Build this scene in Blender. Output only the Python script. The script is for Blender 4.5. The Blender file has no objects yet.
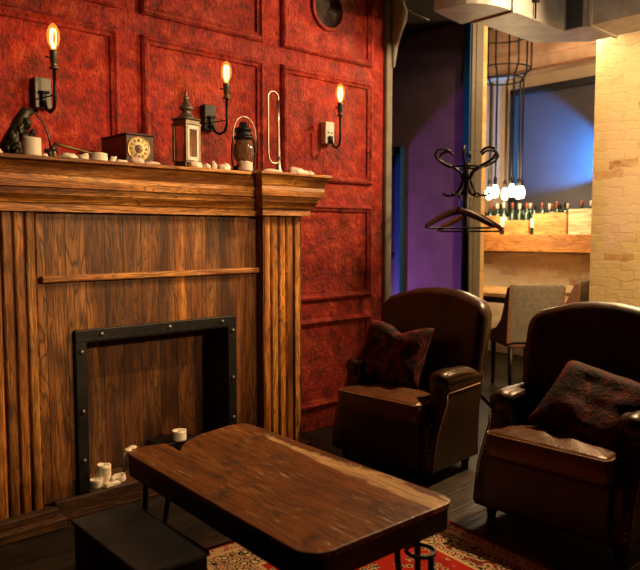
import bpy, bmesh, math, random
from mathutils import Vector, Matrix, Euler
from mathutils import noise as mnoise

random.seed(7)
S = bpy.context.scene
COL = S.collection
PI = math.pi

# ------------------------------------------------------------------ camera
cam = bpy.data.cameras.new('camera')
cam.sensor_width = 36.0
cam.lens = 680.0 / 640.0 * 36.0
cam.clip_start = 0.05
co = bpy.data.objects.new('camera', cam)
COL.objects.link(co)
co.location = (0, 0, 1.25)
YAW = math.radians(47.9)
PITCH = math.atan(51 / 680.0)
co.rotation_euler = (PI / 2 - PITCH, 0, YAW - PI / 2)
cam.dof.use_dof = True
cam.dof.focus_distance = 3.1
cam.dof.aperture_fstop = 2.8
S.camera = co

# ------------------------------------------------------------------ exposure, world
S.view_settings.view_transform = 'Standard'
S.view_settings.look = 'None'
S.view_settings.gamma = 1.0
S.view_settings.use_curve_mapping = False
S.view_settings.exposure = 0.0
w = bpy.data.worlds.new('night')
S.world = w
w.use_nodes = True
w.node_tree.nodes['Background'].inputs[0].default_value = (1.0, 0.62, 0.4, 1)
w.node_tree.nodes['Background'].inputs[1].default_value = 0.002


def lamp(name, kind, loc, energy, color, radius=0.1, aim=None, size=90, blend=0.5):
    l = bpy.data.lights.new(name, kind)
    l.energy = energy
    l.color = color
    if kind in ('POINT', 'SPOT'):
        l.shadow_soft_size = radius
    if kind == 'SPOT':
        l.spot_size = math.radians(size)
        l.spot_blend = blend
    o = bpy.data.objects.new(name, l)
    o.location = loc
    if aim is not None:
        o.rotation_euler = (Vector(aim) - Vector(loc)).to_track_quat('-Z', 'Y').to_euler()
    COL.objects.link(o)
    return o


WARM = (1.0, 0.60, 0.27)
# lounge ceiling spots and added fill spots, aimed at the red wall, the fireplace and the table
lamp('ceiling_spot_wall', 'SPOT', (4.05, 1.45, 2.72), 240, (1.0, 0.66, 0.34), 0.06, (2.85, 3.2, 2.0), 82, 0.85)
lamp('wall_fill_spot', 'SPOT', (3.1, 1.2, 2.95), 62, (1.0, 0.66, 0.34), 0.06, (2.8, 3.2, 2.25), 72, 0.9)  # weak fill added for the upper wall that the duct elbow shadows
lamp('lounge_lamp_fireplace', 'SPOT', (2.35, -1.5, 2.1), 430, (1.0, 0.60, 0.28), 0.10, (1.38, 2.9, 1.25), 36, 1.0)
lamp('ceiling_spot_mantel', 'SPOT', (2.5, 0.7, 2.9), 200, (1.0, 0.62, 0.30), 0.05, (1.45, 2.85, 1.32), 50, 1.0)
lamp('duct_fill_spot', 'SPOT', (3.0, 0.5, 2.2), 60, (1.0, 0.72, 0.46), 0.10, (4.45, 2.1, 2.75), 46, 1.0)  # unseen fill added to brighten the duct faces
lamp('ceiling_spot_seats', 'SPOT', (4.15, 1.75, 2.58), 430, WARM, 0.05, (1.85, 1.75, 0.4), 70, 0.7)
lamp('chest_fill_spot', 'SPOT', (0.95, 0.7, 2.9), 26, (1.0, 0.74, 0.5), 0.08, (1.0, 2.0, 0.25), 22, 0.8)  # unseen fill added to light the low chest's lid
# lamps of the brick room and an added ledge fill
lamp('ceiling_spot_brick', 'SPOT', (4.1, 0.6, 2.5), 360, (1.0, 0.63, 0.27), 0.08, (5.3, 1.9, 1.6), 100, 0.8)
lamp('ceiling_lamp_dining', 'POINT', (5.25, 2.75, 2.85), 44, (1.0, 0.68, 0.36), 0.12)
lamp('ledge_fill_spot', 'SPOT', (5.0, 2.9, 2.7), 170, (1.0, 0.70, 0.36), 0.08, (6.2, 3.3, 0.85), 56, 0.9)  # fill added to brighten the brick below the ledge
# coloured club spots
lamp('violet_spot', 'SPOT', (3.76, 5.24, 0.21), 120, (0.56, 0.19, 0.68), 0.02, (4.97, 3.82, 1.35), 38.4, 0.12)
lamp('blue_spot', 'SPOT', (6.20, 2.75, 1.85), 600, (0.04, 0.36, 1.0), 0.02, (6.46, 3.45, 2.06), 58, 0.5)


# ------------------------------------------------------------------ helpers: materials
class G:
    def __init__(self, name):
        self.m = bpy.data.materials.new(name)
        self.m.use_nodes = True
        self.t = self.m.node_tree
        self.n = self.t.nodes
        self.b = self.n['Principled BSDF']
        self.out = self.n['Material Output']

    def node(self, kind, ins=None, **kw):
        n = self.n.new(kind)
        for k, v in kw.items():
            setattr(n, k, v)
        for k, v in (ins or {}).items():
            self.set(n.inputs[k], v)
        return n

    def set(self, sock, v):
        if isinstance(v, bpy.types.NodeSocket):
            self.t.links.new(v, sock)
        elif isinstance(v, (tuple, list)) and sock.type == 'RGBA' and len(v) == 3:
            sock.default_value = (*v, 1)
        else:
            sock.default_value = v

    def coord(self):
        return self.node('ShaderNodeTexCoord').outputs['Object']

    def mapping(self, vec, scale=(1, 1, 1), rot=(0, 0, 0), loc=(0, 0, 0)):
        n = self.node('ShaderNodeMapping', {'Vector': vec})
        n.inputs['Scale'].default_value = scale
        n.inputs['Rotation'].default_value = rot
        n.inputs['Location'].default_value = loc
        return n.outputs[0]

    def noise(self, vec, scale, detail=4, rough=0.55, dist=0.0):
        n = self.node('ShaderNodeTexNoise', {'Vector': vec, 'Scale': scale, 'Detail': detail, 'Roughness': rough, 'Distortion': dist})
        return n.outputs['Fac']

    def ramp(self, fac, stops, interp='LINEAR'):
        n = self.node('ShaderNodeValToRGB', {'Fac': fac})
        r = n.color_ramp
        r.interpolation = interp
        while len(r.elements) < len(stops):
            r.elements.new(0.5)
        for e, (p, c) in zip(r.elements, stops):
            e.position = p
            e.color = (*c, 1) if len(c) == 3 else c
        return n.outputs['Color']

    def math(self, op, a, b=0.0, clamp=False):
        n = self.node('ShaderNodeMath', operation=op, use_clamp=clamp)
        self.set(n.inputs[0], a)
        self.set(n.inputs[1], b)
        return n.outputs[0]

    def mix(self, fac, a, b, blend='MIX'):
        n = self.node('ShaderNodeMixRGB', blend_type=blend)
        self.set(n.inputs[0], fac)
        self.set(n.inputs[1], a)
        self.set(n.inputs[2], b)
        return n.outputs[0]

    def sep(self, vec):
        return self.node('ShaderNodeSeparateXYZ', {0: vec}).outputs

    def comb(self, x, y, z):
        return self.node('ShaderNodeCombineXYZ', {0: x, 1: y, 2: z}).outputs[0]

    def bump(self, h, strength=0.5, dist=0.01):
        n = self.node('ShaderNodeBump', {'Height': h, 'Strength': strength, 'Distance': dist})
        self.t.links.new(n.outputs[0], self.b.inputs['Normal'])

    def fin(self, color=None, rough=None, metal=None, spec=None):
        if color is not None:
            self.set(self.b.inputs['Base Color'], color)
        if rough is not None:
            self.set(self.b.inputs['Roughness'], rough)
        if metal is not None:
            self.set(self.b.inputs['Metallic'], metal)
        if spec is not None:
            self.set(self.b.inputs['Specular IOR Level'], spec)
        return self.m


def plain(name, c, rough=0.5, metal=0.0, var=0.25, nscale=25, bump=0.15, spec=None):
    g = G(name)
    f = g.noise(g.coord(), nscale, 4)
    d = tuple(x * (1 - var) for x in c)
    l = tuple(min(1, x * (1 + var)) for x in c)
    if bump:
        g.bump(f, bump, 0.004)
    return g.fin(g.ramp(f, [(0.3, d), (0.7, l)]), rough, metal, spec)


def wood(name, stops, grain='z', board=None, scale=1.0, rough=0.5, stain=0.6, bump=0.35, gap=0.02, spec=0.4):
    g = G(name)
    c = g.coord()
    sc = {'x': (0.10, 1, 1), 'y': (1, 0.10, 1), 'z': (1, 1, 0.10)}[grain]
    if board:
        ax, wd = board
        comp = g.sep(c)['xyz'.index(ax)]
        q = g.math('DIVIDE', comp, wd)
        fl = g.math('FLOOR', q)
        wn = g.node('ShaderNodeTexWhiteNoise', {'W': fl}, noise_dimensions='1D').outputs['Value']
        fr = g.math('FRACT', q)
        edge = g.math('MINIMUM', fr, g.math('SUBTRACT', 1.0, fr))
        off = g.math('MULTIPLY', wn, 7.0)
        c2 = g.node('ShaderNodeVectorMath', {0: c, 1: g.comb(off, off, off)}, operation='ADD').outputs[0]
    else:
        c2, wn, edge = c, None, None
    v = g.mapping(c2, sc)
    n1 = g.noise(v, 8 * scale, 2, 0.45, 0.8)
    n2 = g.noise(v, 75 * scale, 3, 0.6, 0.4)
    ring = g.math('ABSOLUTE', g.math('SINE', g.math('MULTIPLY', n1, 75.0)))
    col = g.ramp(n1, stops)
    col = g.mix(g.ramp(ring, [(0.08, (0.92, 0.92, 0.92)), (0.5, (0, 0, 0))]), col, tuple(x * 0.36 for x in stops[1][1]))
    col = g.mix(g.ramp(n2, [(0.42, (0.55, 0.55, 0.55)), (0.56, (0, 0, 0))]), col, tuple(x * 0.35 for x in stops[0][1]))
    blot = g.noise(g.mapping(c2, (1, 1, 0.45) if grain == 'z' else (1, 1, 1)), 5 * scale, 5, 0.6, 0.6)
    col = g.mix(g.math('MULTIPLY', g.ramp(blot, [(0.5, (0, 0, 0)), (0.68, (1, 1, 1))]), stain), col, tuple(x * 0.4 for x in stops[0][1]))
    h = g.math('ADD', g.math('MULTIPLY', ring, 0.5), n2)
    if board:
        col = g.mix(1.0, col, g.ramp(wn, [(0, (0.5, 0.47, 0.45)), (0.5, (0.85, 0.85, 0.85)), (1, (1.25, 1.2, 1.1))]), 'MULTIPLY')
        gp = g.ramp(edge, [(gap * 0.4, (0, 0, 0)), (gap, (1, 1, 1))])
        col = g.mix(1.0, col, g.mix(gp, (0.12, 0.1, 0.1), (1, 1, 1)), 'MULTIPLY')
        h = g.math('ADD', h, g.math('MULTIPLY', gp, 2.0))
    g.bump(h, bump, 0.004)
    return g.fin(col, rough, 0.0, spec)


def brick(name, c1, c2, mortar, bw, bh, mort=0.006, axes='yz', rough=0.85, bumpy=0.5, plast=0.7):
    g = G(name)
    s = g.sep(g.coord())
    v = g.comb(s['xyz'.index(axes[0])], s['xyz'.index(axes[1])], 0.0)
    wob = g.node('ShaderNodeTexNoise', {'Vector': v, 'Scale': 9.0, 'Detail': 3.0}).outputs['Color']
    v2 = g.mix(0.085, v, wob, 'ADD')
    b = g.node('ShaderNodeTexBrick', {'Vector': v2, 'Color1': (0, 0, 0), 'Color2': (1, 1, 1), 'Mortar': (0.5, 0.5, 0.5), 'Scale': 1.0,
                                      'Mortar Size': mort, 'Mortar Smooth': 1.0, 'Bias': 0.0, 'Brick Width': bw, 'Row Height': bh})
    n = g.noise(v, 14, 6, 0.65)
    n3 = g.noise(v, 3.0, 4, 0.6)
    mid = tuple((a + d) / 2 for a, d in zip(c1, mortar))
    col = g.ramp(b.outputs['Color'], [(0, c1), (0.35, mid), (0.7, mortar), (0.92, c2), (1, tuple(x * 0.75 for x in c2))])
    col = g.mix(g.ramp(n, [(0.4, (0, 0, 0)), (0.6, (plast,) * 3)]), col, mortar)
    col = g.mix(g.ramp(n3, [(0.42, (0, 0, 0)), (0.60, (plast,) * 3)]), col, mortar)
    edge_n = g.ramp(g.noise(v, 5, 3), [(0.45, (0, 0, 0)), (0.6, (0.6, 0.6, 0.6))])
    col = g.mix(g.math('MULTIPLY', b.outputs['Fac'], edge_n), col, tuple(x * 0.55 for x in mortar))
    h = g.math('SUBTRACT', g.math('MULTIPLY', n, 1.2), g.math('MULTIPLY', b.outputs['Fac'], 0.3))
    g.bump(h, bumpy, 0.012)
    return g.fin(col, rough, 0.0, 0.2)


def red_plaster():
    g = G('red_plaster')
    c = g.coord()
    big = g.noise(c, 3.2, 6, 0.65, 0.4)
    mid = g.noise(c, 13, 6, 0.7)
    fine = g.noise(g.mapping(c, (1, 1, 0.6)), 60, 4, 0.7)
    col = g.ramp(mid, [(0.32, (0.13, 0.010, 0.007)), (0.5, (0.44, 0.020, 0.010)), (0.66, (0.66, 0.085, 0.034))])
    col = g.mix(g.ramp(big, [(0.50, (0, 0, 0)), (0.70, (0.6, 0.6, 0.6))]), col, (0.13, 0.035, 0.02))
    col = g.mix(g.ramp(fine, [(0.34, (0.6, 0.6, 0.6)), (0.45, (0, 0, 0))]), col, (0.09, 0.008, 0.006))
    col = g.mix(g.ramp(fine, [(0.62, (0, 0, 0)), (0.74, (0.35, 0.35, 0.35))]), col, (0.62, 0.2, 0.11))
    h = g.math('ADD', fine, g.math('MULTIPLY', mid, 1.3))
    g.bump(h, 1.0, 0.02)
    return g.fin(col, 0.5, 0, 0.45)


def leather(name, c):
    g = G(name)
    v = g.coord()
    n = g.noise(v, 6, 5, 0.6)
    vo = g.node('ShaderNodeTexVoronoi', {'Vector': v, 'Scale': 160.0}).outputs['Distance']
    cr = g.noise(g.mapping(v, (1, 1, 0.5)), 30, 4, 0.6, 1.0)
    col = g.ramp(n, [(0.3, tuple(x * 0.6 for x in c)), (0.7, tuple(x * 1.5 for x in c))])
    g.bump(g.math('ADD', g.math('MULTIPLY', cr, 1.0), g.math('MULTIPLY', vo, 0.25)), 0.3, 0.006)
    rg = g.ramp(cr, [(0.3, (0.28, 0.28, 0.28)), (0.7, (0.42, 0.42, 0.42))])
    return g.fin(col, rg, 0, 0.36)


def glow(name, color, strength):
    g = G(name)
    e = g.node('ShaderNodeEmission', {'Color': color, 'Strength': strength})
    g.t.links.new(e.outputs[0], g.out.inputs[0])
    return g.m


def clear_glass(name, tint=(1, 1, 1), gloss=0.12, dirt=0.0, dirtcol=(0.3, 0.25, 0.2)):
    """thin glass: mostly see-through, glossy at grazing angles, optional grime"""
    g = G(name)
    tr = g.node('ShaderNodeBsdfTransparent', {'Color': tint})
    gl = g.node('ShaderNodeBsdfGlossy', {'Color': (1, 1, 1), 'Roughness': 0.06})
    fr = g.node('ShaderNodeLayerWeight', {'Blend': 0.25}).outputs['Facing']
    m1 = g.node('ShaderNodeMixShader', {0: g.math('ADD', g.math('MULTIPLY', fr, 0.5), gloss * 0.4), 1: tr.outputs[0], 2: gl.outputs[0]})
    last = m1
    if dirt:
        df = g.node('ShaderNodeBsdfDiffuse', {'Color': dirtcol})
        f = g.math('MULTIPLY', g.noise(g.coord(), 30, 4), dirt * 2)
        last = g.node('ShaderNodeMixShader', {0: f, 1: m1.outputs[0], 2: df.outputs[0]})
    g.t.links.new(last.outputs[0], g.out.inputs[0])
    return g.m


# ------------------------------------------------------------------ helpers: meshes
def rotm(rx=0, ry=0, rz=0):
    return Euler((rx, ry, rz)).to_matrix().to_4x4()


class MB:
    def __init__(self):
        self.bm = bmesh.new()

    def merge(self, src, M=None):
        if M is not None:
            src.transform(M)
        vm = {}
        for v in src.verts:
            vm[v] = self.bm.verts.new(v.co)
        for f in src.faces:
            try:
                nf = self.bm.faces.new([vm[v] for v in f.verts])
                nf.smooth = f.smooth
            except ValueError:
                pass
        src.free()
        return self

    def box(self, lo, hi, bevel=0.0, M=None, seg=2):
        b = bmesh.new()
        bmesh.ops.create_cube(b, size=1.0)
        s = [hi[i] - lo[i] for i in range(3)]
        c = [(hi[i] + lo[i]) / 2 for i in range(3)]
        b.transform(Matrix.Translation(c) @ Matrix.Diagonal((*s, 1)))
        if bevel:
            bmesh.ops.bevel(b, geom=b.edges[:], offset=bevel, segments=seg, affect='EDGES', profile=0.5)
        return self.merge(b, M)

    def lathe(self, prof, at=(0, 0, 0), seg=24, M=None, sy=1.0, cap=True):
        """closed or open profile of (r, z)"""
        b = bmesh.new()
        rings = []
        for r, z in prof:
            if r < 1e-6:
                rings.append([b.verts.new((0, 0, z))])
            else:
                rings.append([b.verts.new((r * math.cos(2 * PI * k / seg), sy * r * math.sin(2 * PI * k / seg), z)) for k in range(seg)])
        for a, c in zip(rings, rings[1:]):
            for k in range(seg):
                k2 = (k + 1) % seg
                if len(a) == 1 and len(c) == 1:
                    continue
                if len(a) == 1:
                    b.faces.new((a[0], c[k2], c[k]))
                elif len(c) == 1:
                    b.faces.new((a[k], a[k2], c[0]))
                else:
                    b.faces.new((a[k], a[k2], c[k2], c[k]))
        for ring, flip in ((rings[0], True), (rings[-1], False)):
            if len(ring) > 1 and cap:
                b.faces.new(ring[::-1] if flip else ring)
        for f in b.faces:
            f.smooth = True
        T = Matrix.Translation(at)
        return self.merge(b, T @ M if M is not None else T)

    def tube(self, pts, r, seg=10, closed=False, smooth=True):
        b = bmesh.new()
        P = [Vector(p) for p in pts]
        n = len(P)
        rad = r if isinstance(r, (list, tuple)) else [r] * n
        up = None
        rings = []
        for i, p in enumerate(P):
            if closed:
                t = P[(i + 1) % n] - P[i - 1]
            else:
                t = P[min(i + 1, n - 1)] - P[max(i - 1, 0)]
            t.normalize()
            if up is None:
                up = t.orthogonal().normalized()
            up = (up - t * up.dot(t))
            if up.length < 1e-6:
                up = t.orthogonal()
            up.normalize()
            sd = t.cross(up)
            rings.append([b.verts.new(p + (up * math.cos(2 * PI * k / seg) + sd * math.sin(2 * PI * k / seg)) * rad[i]) for k in range(seg)])
        pr = list(zip(rings, rings[1:]))
        if closed:
            pr.append((rings[-1], rings[0]))
        for a, c in pr:
            for k in range(seg):
                f = b.faces.new((a[k], a[(k + 1) % seg], c[(k + 1) % seg], c[k]))
                f.smooth = smooth
        if not closed:
            b.faces.new(rings[0][::-1])
            b.faces.new(rings[-1])
        return self.merge(b)

    def prism(self, poly, f0, f1, bevel=0.0, M=None):
        """poly: 2d points; f0(p), f1(p) map to the two end caps"""
        b = bmesh.new()
        A = [b.verts.new(f0(p)) for p in poly]
        B = [b.verts.new(f1(p)) for p in poly]
        b.faces.new(A[::-1])
        b.faces.new(B)
        n = len(poly)
        for i in range(n):
            b.faces.new((A[i], A[(i + 1) % n], B[(i + 1) % n], B[i]))
        bmesh.ops.recalc_face_normals(b, faces=b.faces[:])
        if bevel:
            bmesh.ops.bevel(b, geom=[e for e in b.edges], offset=bevel, segments=2, affect='EDGES', profile=0.5, clamp_overlap=True)
        return self.merge(b, M)

    def puffy(self, outline, T, r, crown, fn, seg=5, rings=(0.0, 0.15, 0.3, 0.45, 0.6, 0.72, 0.85)):
        """a padded slab: outline (a,b) closed, thickness T with edges rounded by r, faces crowned; fn(a,b,c) -> xyz"""
        b = bmesh.new()
        n = len(outline)
        cx = sum(p[0] for p in outline) / n
        cy = sum(p[1] for p in outline) / n
        nrm = []
        area = sum(outline[i][0] * outline[(i + 1) % n][1] - outline[(i + 1) % n][0] * outline[i][1] for i in range(n))
        sg = 1 if area > 0 else -1
        for i in range(n):
            t = Vector(outline[(i + 1) % n]) - Vector(outline[i - 1])
            t.normalize()
            nrm.append((sg * t.y, -sg * t.x))
        loops = []

        def ring(scale, inset, c):
            L = []
            for (x, y), (nx, ny) in zip(outline, nrm):
                x2, y2 = x - nx * inset, y - ny * inset
                x2, y2 = cx + (x2 - cx) * scale, cy + (y2 - cy) * scale
                L.append(b.verts.new(fn(x2, y2, c)))
            return L
        for s in rings[1:]:
            loops.append(ring(s, r, -(T / 2 + crown * (1 - s * s))))
        for k in range(2 * seg + 1):
            a = -PI / 2 + PI * k / (2 * seg)
            c = math.sin(a) * r + (T / 2 - r) * (1 if a > 1e-6 else -1 if a < -1e-6 else 0)
            loops.append(ring(1.0, r * (1 - math.cos(a)), c))
        for s in rings[:0:-1]:
            loops.append(ring(s, r, (T / 2 + crown * (1 - s * s))))
        c0 = b.verts.new(fn(cx, cy, -(T / 2 + crown)))
        c1 = b.verts.new(fn(cx, cy, (T / 2 + crown)))
        for i in range(n):
            j = (i + 1) % n
            b.faces.new((c0, loops[0][j], loops[0][i]))
            b.faces.new((c1, loops[-1][i], loops[-1][j]))
            for A, B in zip(loops, loops[1:]):
                b.faces.new((A[i], A[j], B[j], B[i]))
        bmesh.ops.recalc_face_normals(b, faces=b.faces[:])
        for f in b.faces:
            f.smooth = True
        return self.merge(b)

    def blob(self, at, size, seed=0, amp=0.25, freq=1.6, sub=3, flat=None):
        b = bmesh.new()
        bmesh.ops.create_icosphere(b, subdivisions=sub, radius=1.0)
        o = Vector((seed * 3.7, seed * 1.3, seed * 2.1))
        for v in b.verts:
            k = 1 + amp * mnoise.noise(v.co * freq + o)
            v.co = Vector((v.co.x * size[0] * k, v.co.y * size[1] * k, v.co.z * size[2] * k))
            if flat is not None and v.co.z < -flat:
                v.co.z = -flat
        for f in b.faces:
            f.smooth = True
        return self.merge(b, Matrix.Translation(at))

    def sweep(self, path, prof, miter):
        """profile (offset, z) swept along plan corners: miter[i] gives the plan shift per unit offset at path[i]"""
        b = bmesh.new()
        R = []
        for (px, py), (mx, my) in zip(path, miter):
            R.append([b.verts.new((px + mx * o, py + my * o, z)) for o, z in prof])
        m = len(prof)
        for A, B in zip(R, R[1:]):
            for k in range(m):
                b.faces.new((A[k], A[(k + 1) % m], B[(k + 1) % m], B[k]))
        b.faces.new(R[0][::-1])
        b.faces.new(R[-1])
        bmesh.ops.recalc_face_normals(b, faces=b.faces[:])
        return self.merge(b)


def obj(name, mb, mat, parent=None, local=False, smooth_angle=None):
    """link as ONE mesh. World-space geometry unless local; a top-level mesh gets its origin at its base"""
    me = bpy.data.meshes.new(name)
    bm = mb.bm
    o = bpy.data.objects.new(name, me)
    if parent is None and not local:
        xs = [v.co for v in bm.verts]
        lo = [min(v[i] for v in xs) for i in range(3)]
        hi = [max(v[i] for v in xs) for i in range(3)]
        c = Vector(((lo[0] + hi[0]) / 2, (lo[1] + hi[1]) / 2, lo[2]))
        bm.transform(Matrix.Translation(-c))
        o.location = c
    elif parent is not None and not local:
        p = parent
        acc = Vector((0, 0, 0))
        while p is not None:
            acc += Vector(p.location)
            p = p.parent
        bm.transform(Matrix.Translation(-acc))
    bm.normal_update()
    bm.to_mesh(me)
    bm.free()
    if smooth_angle is not None:
        me.polygons.foreach_set('use_smooth', [True] * len(me.polygons))
        me.set_sharp_from_angle(angle=math.radians(smooth_angle))
    me.materials.append(mat)
    COL.objects.link(o)
    if parent is not None:
        o.parent = parent
    return o


def thing(name, label, cat, loc=(0, 0, 0), rz=0.0, group=None):
    o = bpy.data.objects.new(name, None)
    o.empty_display_size = 0.1
    COL.objects.link(o)
    o.location = loc
    o.rotation_euler = (0, 0, rz)
    o['label'] = label
    o['category'] = cat
    if group:
        o['group'] = group
    return o


def tag(o, label, cat, group=None):
    o['label'] = label
    o['category'] = cat
    if group:
        o['group'] = group
    return o


def struct(name, mb, mat, parent=None, **kw):
    o = obj(name, mb, mat, parent, **kw)
    o['kind'] = 'structure'
    return o


def dup(root, loc, rz, label=None):
    r = root.copy()
    COL.objects.link(r)
    r.location = loc
    r.rotation_euler = (0, 0, rz)
    if label:
        r['label'] = label
    for ch in list(root.children):
        c = ch.copy()
        COL.objects.link(c)
        c.parent = r
        for gch in list(ch.children):
            d = gch.copy()
            COL.objects.link(d)
            d.parent = c
    return r


def arc(cx, cy, r, a0, a1, n):
    return [(cx + r * math.cos(math.radians(a0 + (a1 - a0) * k / n)), cy + r * math.sin(math.radians(a0 + (a1 - a0) * k / n))) for k in range(n + 1)]


def rrect(x0, x1, y0, y1, r, n=5):
    return (arc(x1 - r, y0 + r, r, -90, 0, n) + arc(x1 - r, y1 - r, r, 0, 90, n) + arc(x0 + r, y1 - r, r, 90, 180, n) + arc(x0 + r, y0 + r, r, 180, 270, n))


def dense(poly, step):
    out = []
    for i, p in enumerate(poly):
        q = poly[(i + 1) % len(poly)]
        d = math.dist(p, q)
        k = max(1, int(d / step))
        for j in range(k):
            out.append((p[0] + (q[0] - p[0]) * j / k, p[1] + (q[1] - p[1]) * j / k))
    return out


# ------------------------------------------------------------------ materials
OAK = [(0.3, (0.16, 0.045, 0.006)), (0.5, (0.44, 0.17, 0.028)), (0.7, (0.72, 0.36, 0.085))]
OAKD = [(0.3, (0.06, 0.018, 0.004)), (0.5, (0.24, 0.088, 0.016)), (0.7, (0.52, 0.235, 0.052))]
M = {}
M['red'] = red_plaster()
M['oak_v'] = wood('reclaimed_oak_boards', OAKD, 'z', ('x', 0.088), 1.0, 0.5, 0.75)
M['oak_p'] = wood('reclaimed_oak_upright', OAK, 'z', ('x', 0.052), 1.3, 0.5, 0.6, gap=0.0001)
M['oak_x'] = wood('reclaimed_oak_lengthwise', OAK, 'x', None, 1.6, 0.48, 0.3)
M['oak_dark'] = wood('smoked_oak', [(0.3, (0.03, 0.011, 0.004)), (0.5, (0.11, 0.045, 0.014)), (0.7, (0.22, 0.10, 0.03))], 'x', None, 1.2, 0.55, 0.6)
M['oak_fb'] = wood('firebox_boards', OAKD, 'z', ('x', 0.1), 0.8, 0.55, 0.8)
M['floor'] = wood('dark_floor_planks', [(0.3, (0.006, 0.004, 0.003)), (0.5, (0.018, 0.012, 0.008)), (0.7, (0.042, 0.028, 0.018))], 'x', ('y', 0.13), 1.0, 0.5, 0.5, gap=0.03)
M['ledge'] = wood('orange_ledge_board', [(0.25, (0.42, 0.16, 0.04)), (0.5, (0.56, 0.235, 0.062)), (0.78, (0.66, 0.31, 0.09))], 'y', None, 1.0, 0.5, 0.15)
M['crate'] = wood('crate_pine', [(0.25, (0.56, 0.24, 0.06)), (0.5, (0.68, 0.31, 0.085)), (0.78, (0.76, 0.38, 0.12))], 'y', None, 1.0, 0.6, 0.1)
M['crate_pale'] = wood('crate_pale_ply', [(0.25, (0.72, 0.55, 0.30)), (0.5, (0.80, 0.63, 0.36)), (0.78, (0.86, 0.70, 0.43))], 'y', None, 1.0, 0.6, 0.05)
M['table_far'] = wood('pale_table_wood', [(0.25, (0.5, 0.30, 0.12)), (0.5, (0.6, 0.38, 0.16)), (0.78, (0.7, 0.46, 0.2))], 'y', None, 1.0, 0.45, 0.1)
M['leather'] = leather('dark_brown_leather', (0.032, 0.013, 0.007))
M['leather_seat'] = leather('brown_seat_leather', (0.10, 0.04, 0.018))  # lighter brown than the body leather
M['piping'] = plain('leather_piping', (0.34, 0.19, 0.10), 0.45)
M['darkwood'] = plain('dark_stained_wood', (0.012, 0.007, 0.005), 0.45)
M['iron'] = plain('black_iron', (0.012, 0.012, 0.013), 0.42, 0.6)
M['gunmetal'] = plain('firebox_steel', (0.018, 0.018, 0.019), 0.45, 0.7, 0.4, 14)
M['rivet'] = plain('worn_rivet_steel', (0.12, 0.11, 0.10), 0.4, 0.8)
M['soot'] = plain('sooty_lining', (0.008, 0.007, 0.006), 0.9)
M['wax'] = plain('candle_wax', (0.78, 0.70, 0.58), 0.5, 0, 0.06, 20, 0.2)
M['waxpink'] = plain('rosy_wax', (0.72, 0.56, 0.48), 0.5, 0, 0.08, 20, 0.2)
M['wick'] = plain('burnt_wick', (0.02, 0.015, 0.012), 0.9)
M['duct'] = plain('galvanised_sheet', (0.36, 0.34, 0.31), 0.5, 0.25, 0.25, 7, 0.06)
M['ductdark'] = plain('dark_duct_sheet', (0.05, 0.055, 0.055), 0.55, 0.4)
M['chrome'] = plain('dull_chrome', (0.55, 0.53, 0.5), 0.28, 0.9, 0.1)
M['silver'] = plain('tarnished_silver', (0.42, 0.37, 0.31), 0.38, 1.0, 0.3, 18)
M['pewter'] = plain('aged_pewter', (0.17, 0.15, 0.12), 0.45, 0.8, 0.35, 30)
M['white_frame'] = plain('whitewashed_metal', (0.62, 0.58, 0.50), 0.5, 0.1, 0.15)
M['oldbrass'] = plain('dull_old_brass', (0.20, 0.12, 0.05), 0.5, 0.6, 0.3)
M['brass'] = plain('brass', (0.72, 0.46, 0.15), 0.3, 0.9, 0.2)
M['bronze'] = plain('dark_bronze', (0.05, 0.045, 0.03), 0.42, 0.7, 0.6, 40, 0.6)
M['grey_plate'] = plain('grey_painted_plate', (0.085, 0.09, 0.075), 0.4, 0.2)
M['dark_plate'] = plain('dark_grey_plate', (0.02, 0.021, 0.022), 0.4, 0.3)
M['white_plate'] = plain('white_plate', (0.72, 0.72, 0.66), 0.4, 0.0)
M['post'] = plain('grey_green_render', (0.19, 0.18, 0.145), 0.8, 0, 0.35, 6, 0.3)
M['foam'] = plain('grey_foam_wrap', (0.33, 0.30, 0.26), 0.9, 0, 0.2, 30, 0.6)
M['purple'] = plain('violet_painted_wall', (0.24, 0.15, 0.25), 0.7, 0, 0.18, 5, 0.25)
M['blue'] = plain('blue_frame_and_lit_edge', (0.006, 0.09, 0.30), 0.5, 0, 0.2)
M['door'] = plain('dark_blue_door', (0.015, 0.03, 0.075), 0.5)
M['ceiling'] = plain('dark_ceiling', (0.035, 0.035, 0.032), 0.9)
M['plaster'] = plain('stained_pink_plaster', (0.55, 0.38, 0.27), 0.85, 0, 0.35, 3.5, 0.4)
M['beige'] = plain('beige_wall', (0.50, 0.40, 0.29), 0.8, 0, 0.15, 4)
M['blackframe'] = plain('black_frame_paint', (0.010, 0.012, 0.014), 0.5)
M['slate'] = plain('slate_panel', (0.05, 0.045, 0.06), 0.6, 0, 0.2, 2.0, 0.05)
M['steelpost'] = plain('brushed_grey_post', (0.115, 0.10, 0.078), 0.6, 0.0, 0.15)
M['grey_cloth'] = plain('grey_upholstery', (0.22, 0.19, 0.16), 0.85, 0, 0.2, 40, 0.3)
M['rose_cloth'] = plain('brownish_upholstery', (0.26, 0.13, 0.085), 0.8, 0, 0.2, 40, 0.3)
M['bottle'] = plain('dark_green_glass', (0.010, 0.028, 0.014), 0.12, 0, 0.2, 5, 0, 0.6)
M['foil_w'] = plain('pale_label_paper', (0.72, 0.66, 0.55), 0.6)
M['foil_r'] = plain('red_capsule_foil', (0.34, 0.10, 0.06), 0.4, 0.3)
M['foil_k'] = plain('black_capsule_foil', (0.02, 0.02, 0.02), 0.35, 0.3)
M['chest'] = plain('dark_grey_metal', (0.15, 0.155, 0.14), 0.55, 0.3, 0.3, 10, 0.1)
M['rustband'] = plain('rusty_trim', (0.25, 0.10, 0.045), 0.7)
M['lip'] = plain('wooden_hanger_dark', (0.06, 0.02, 0.02), 0.35)
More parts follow.
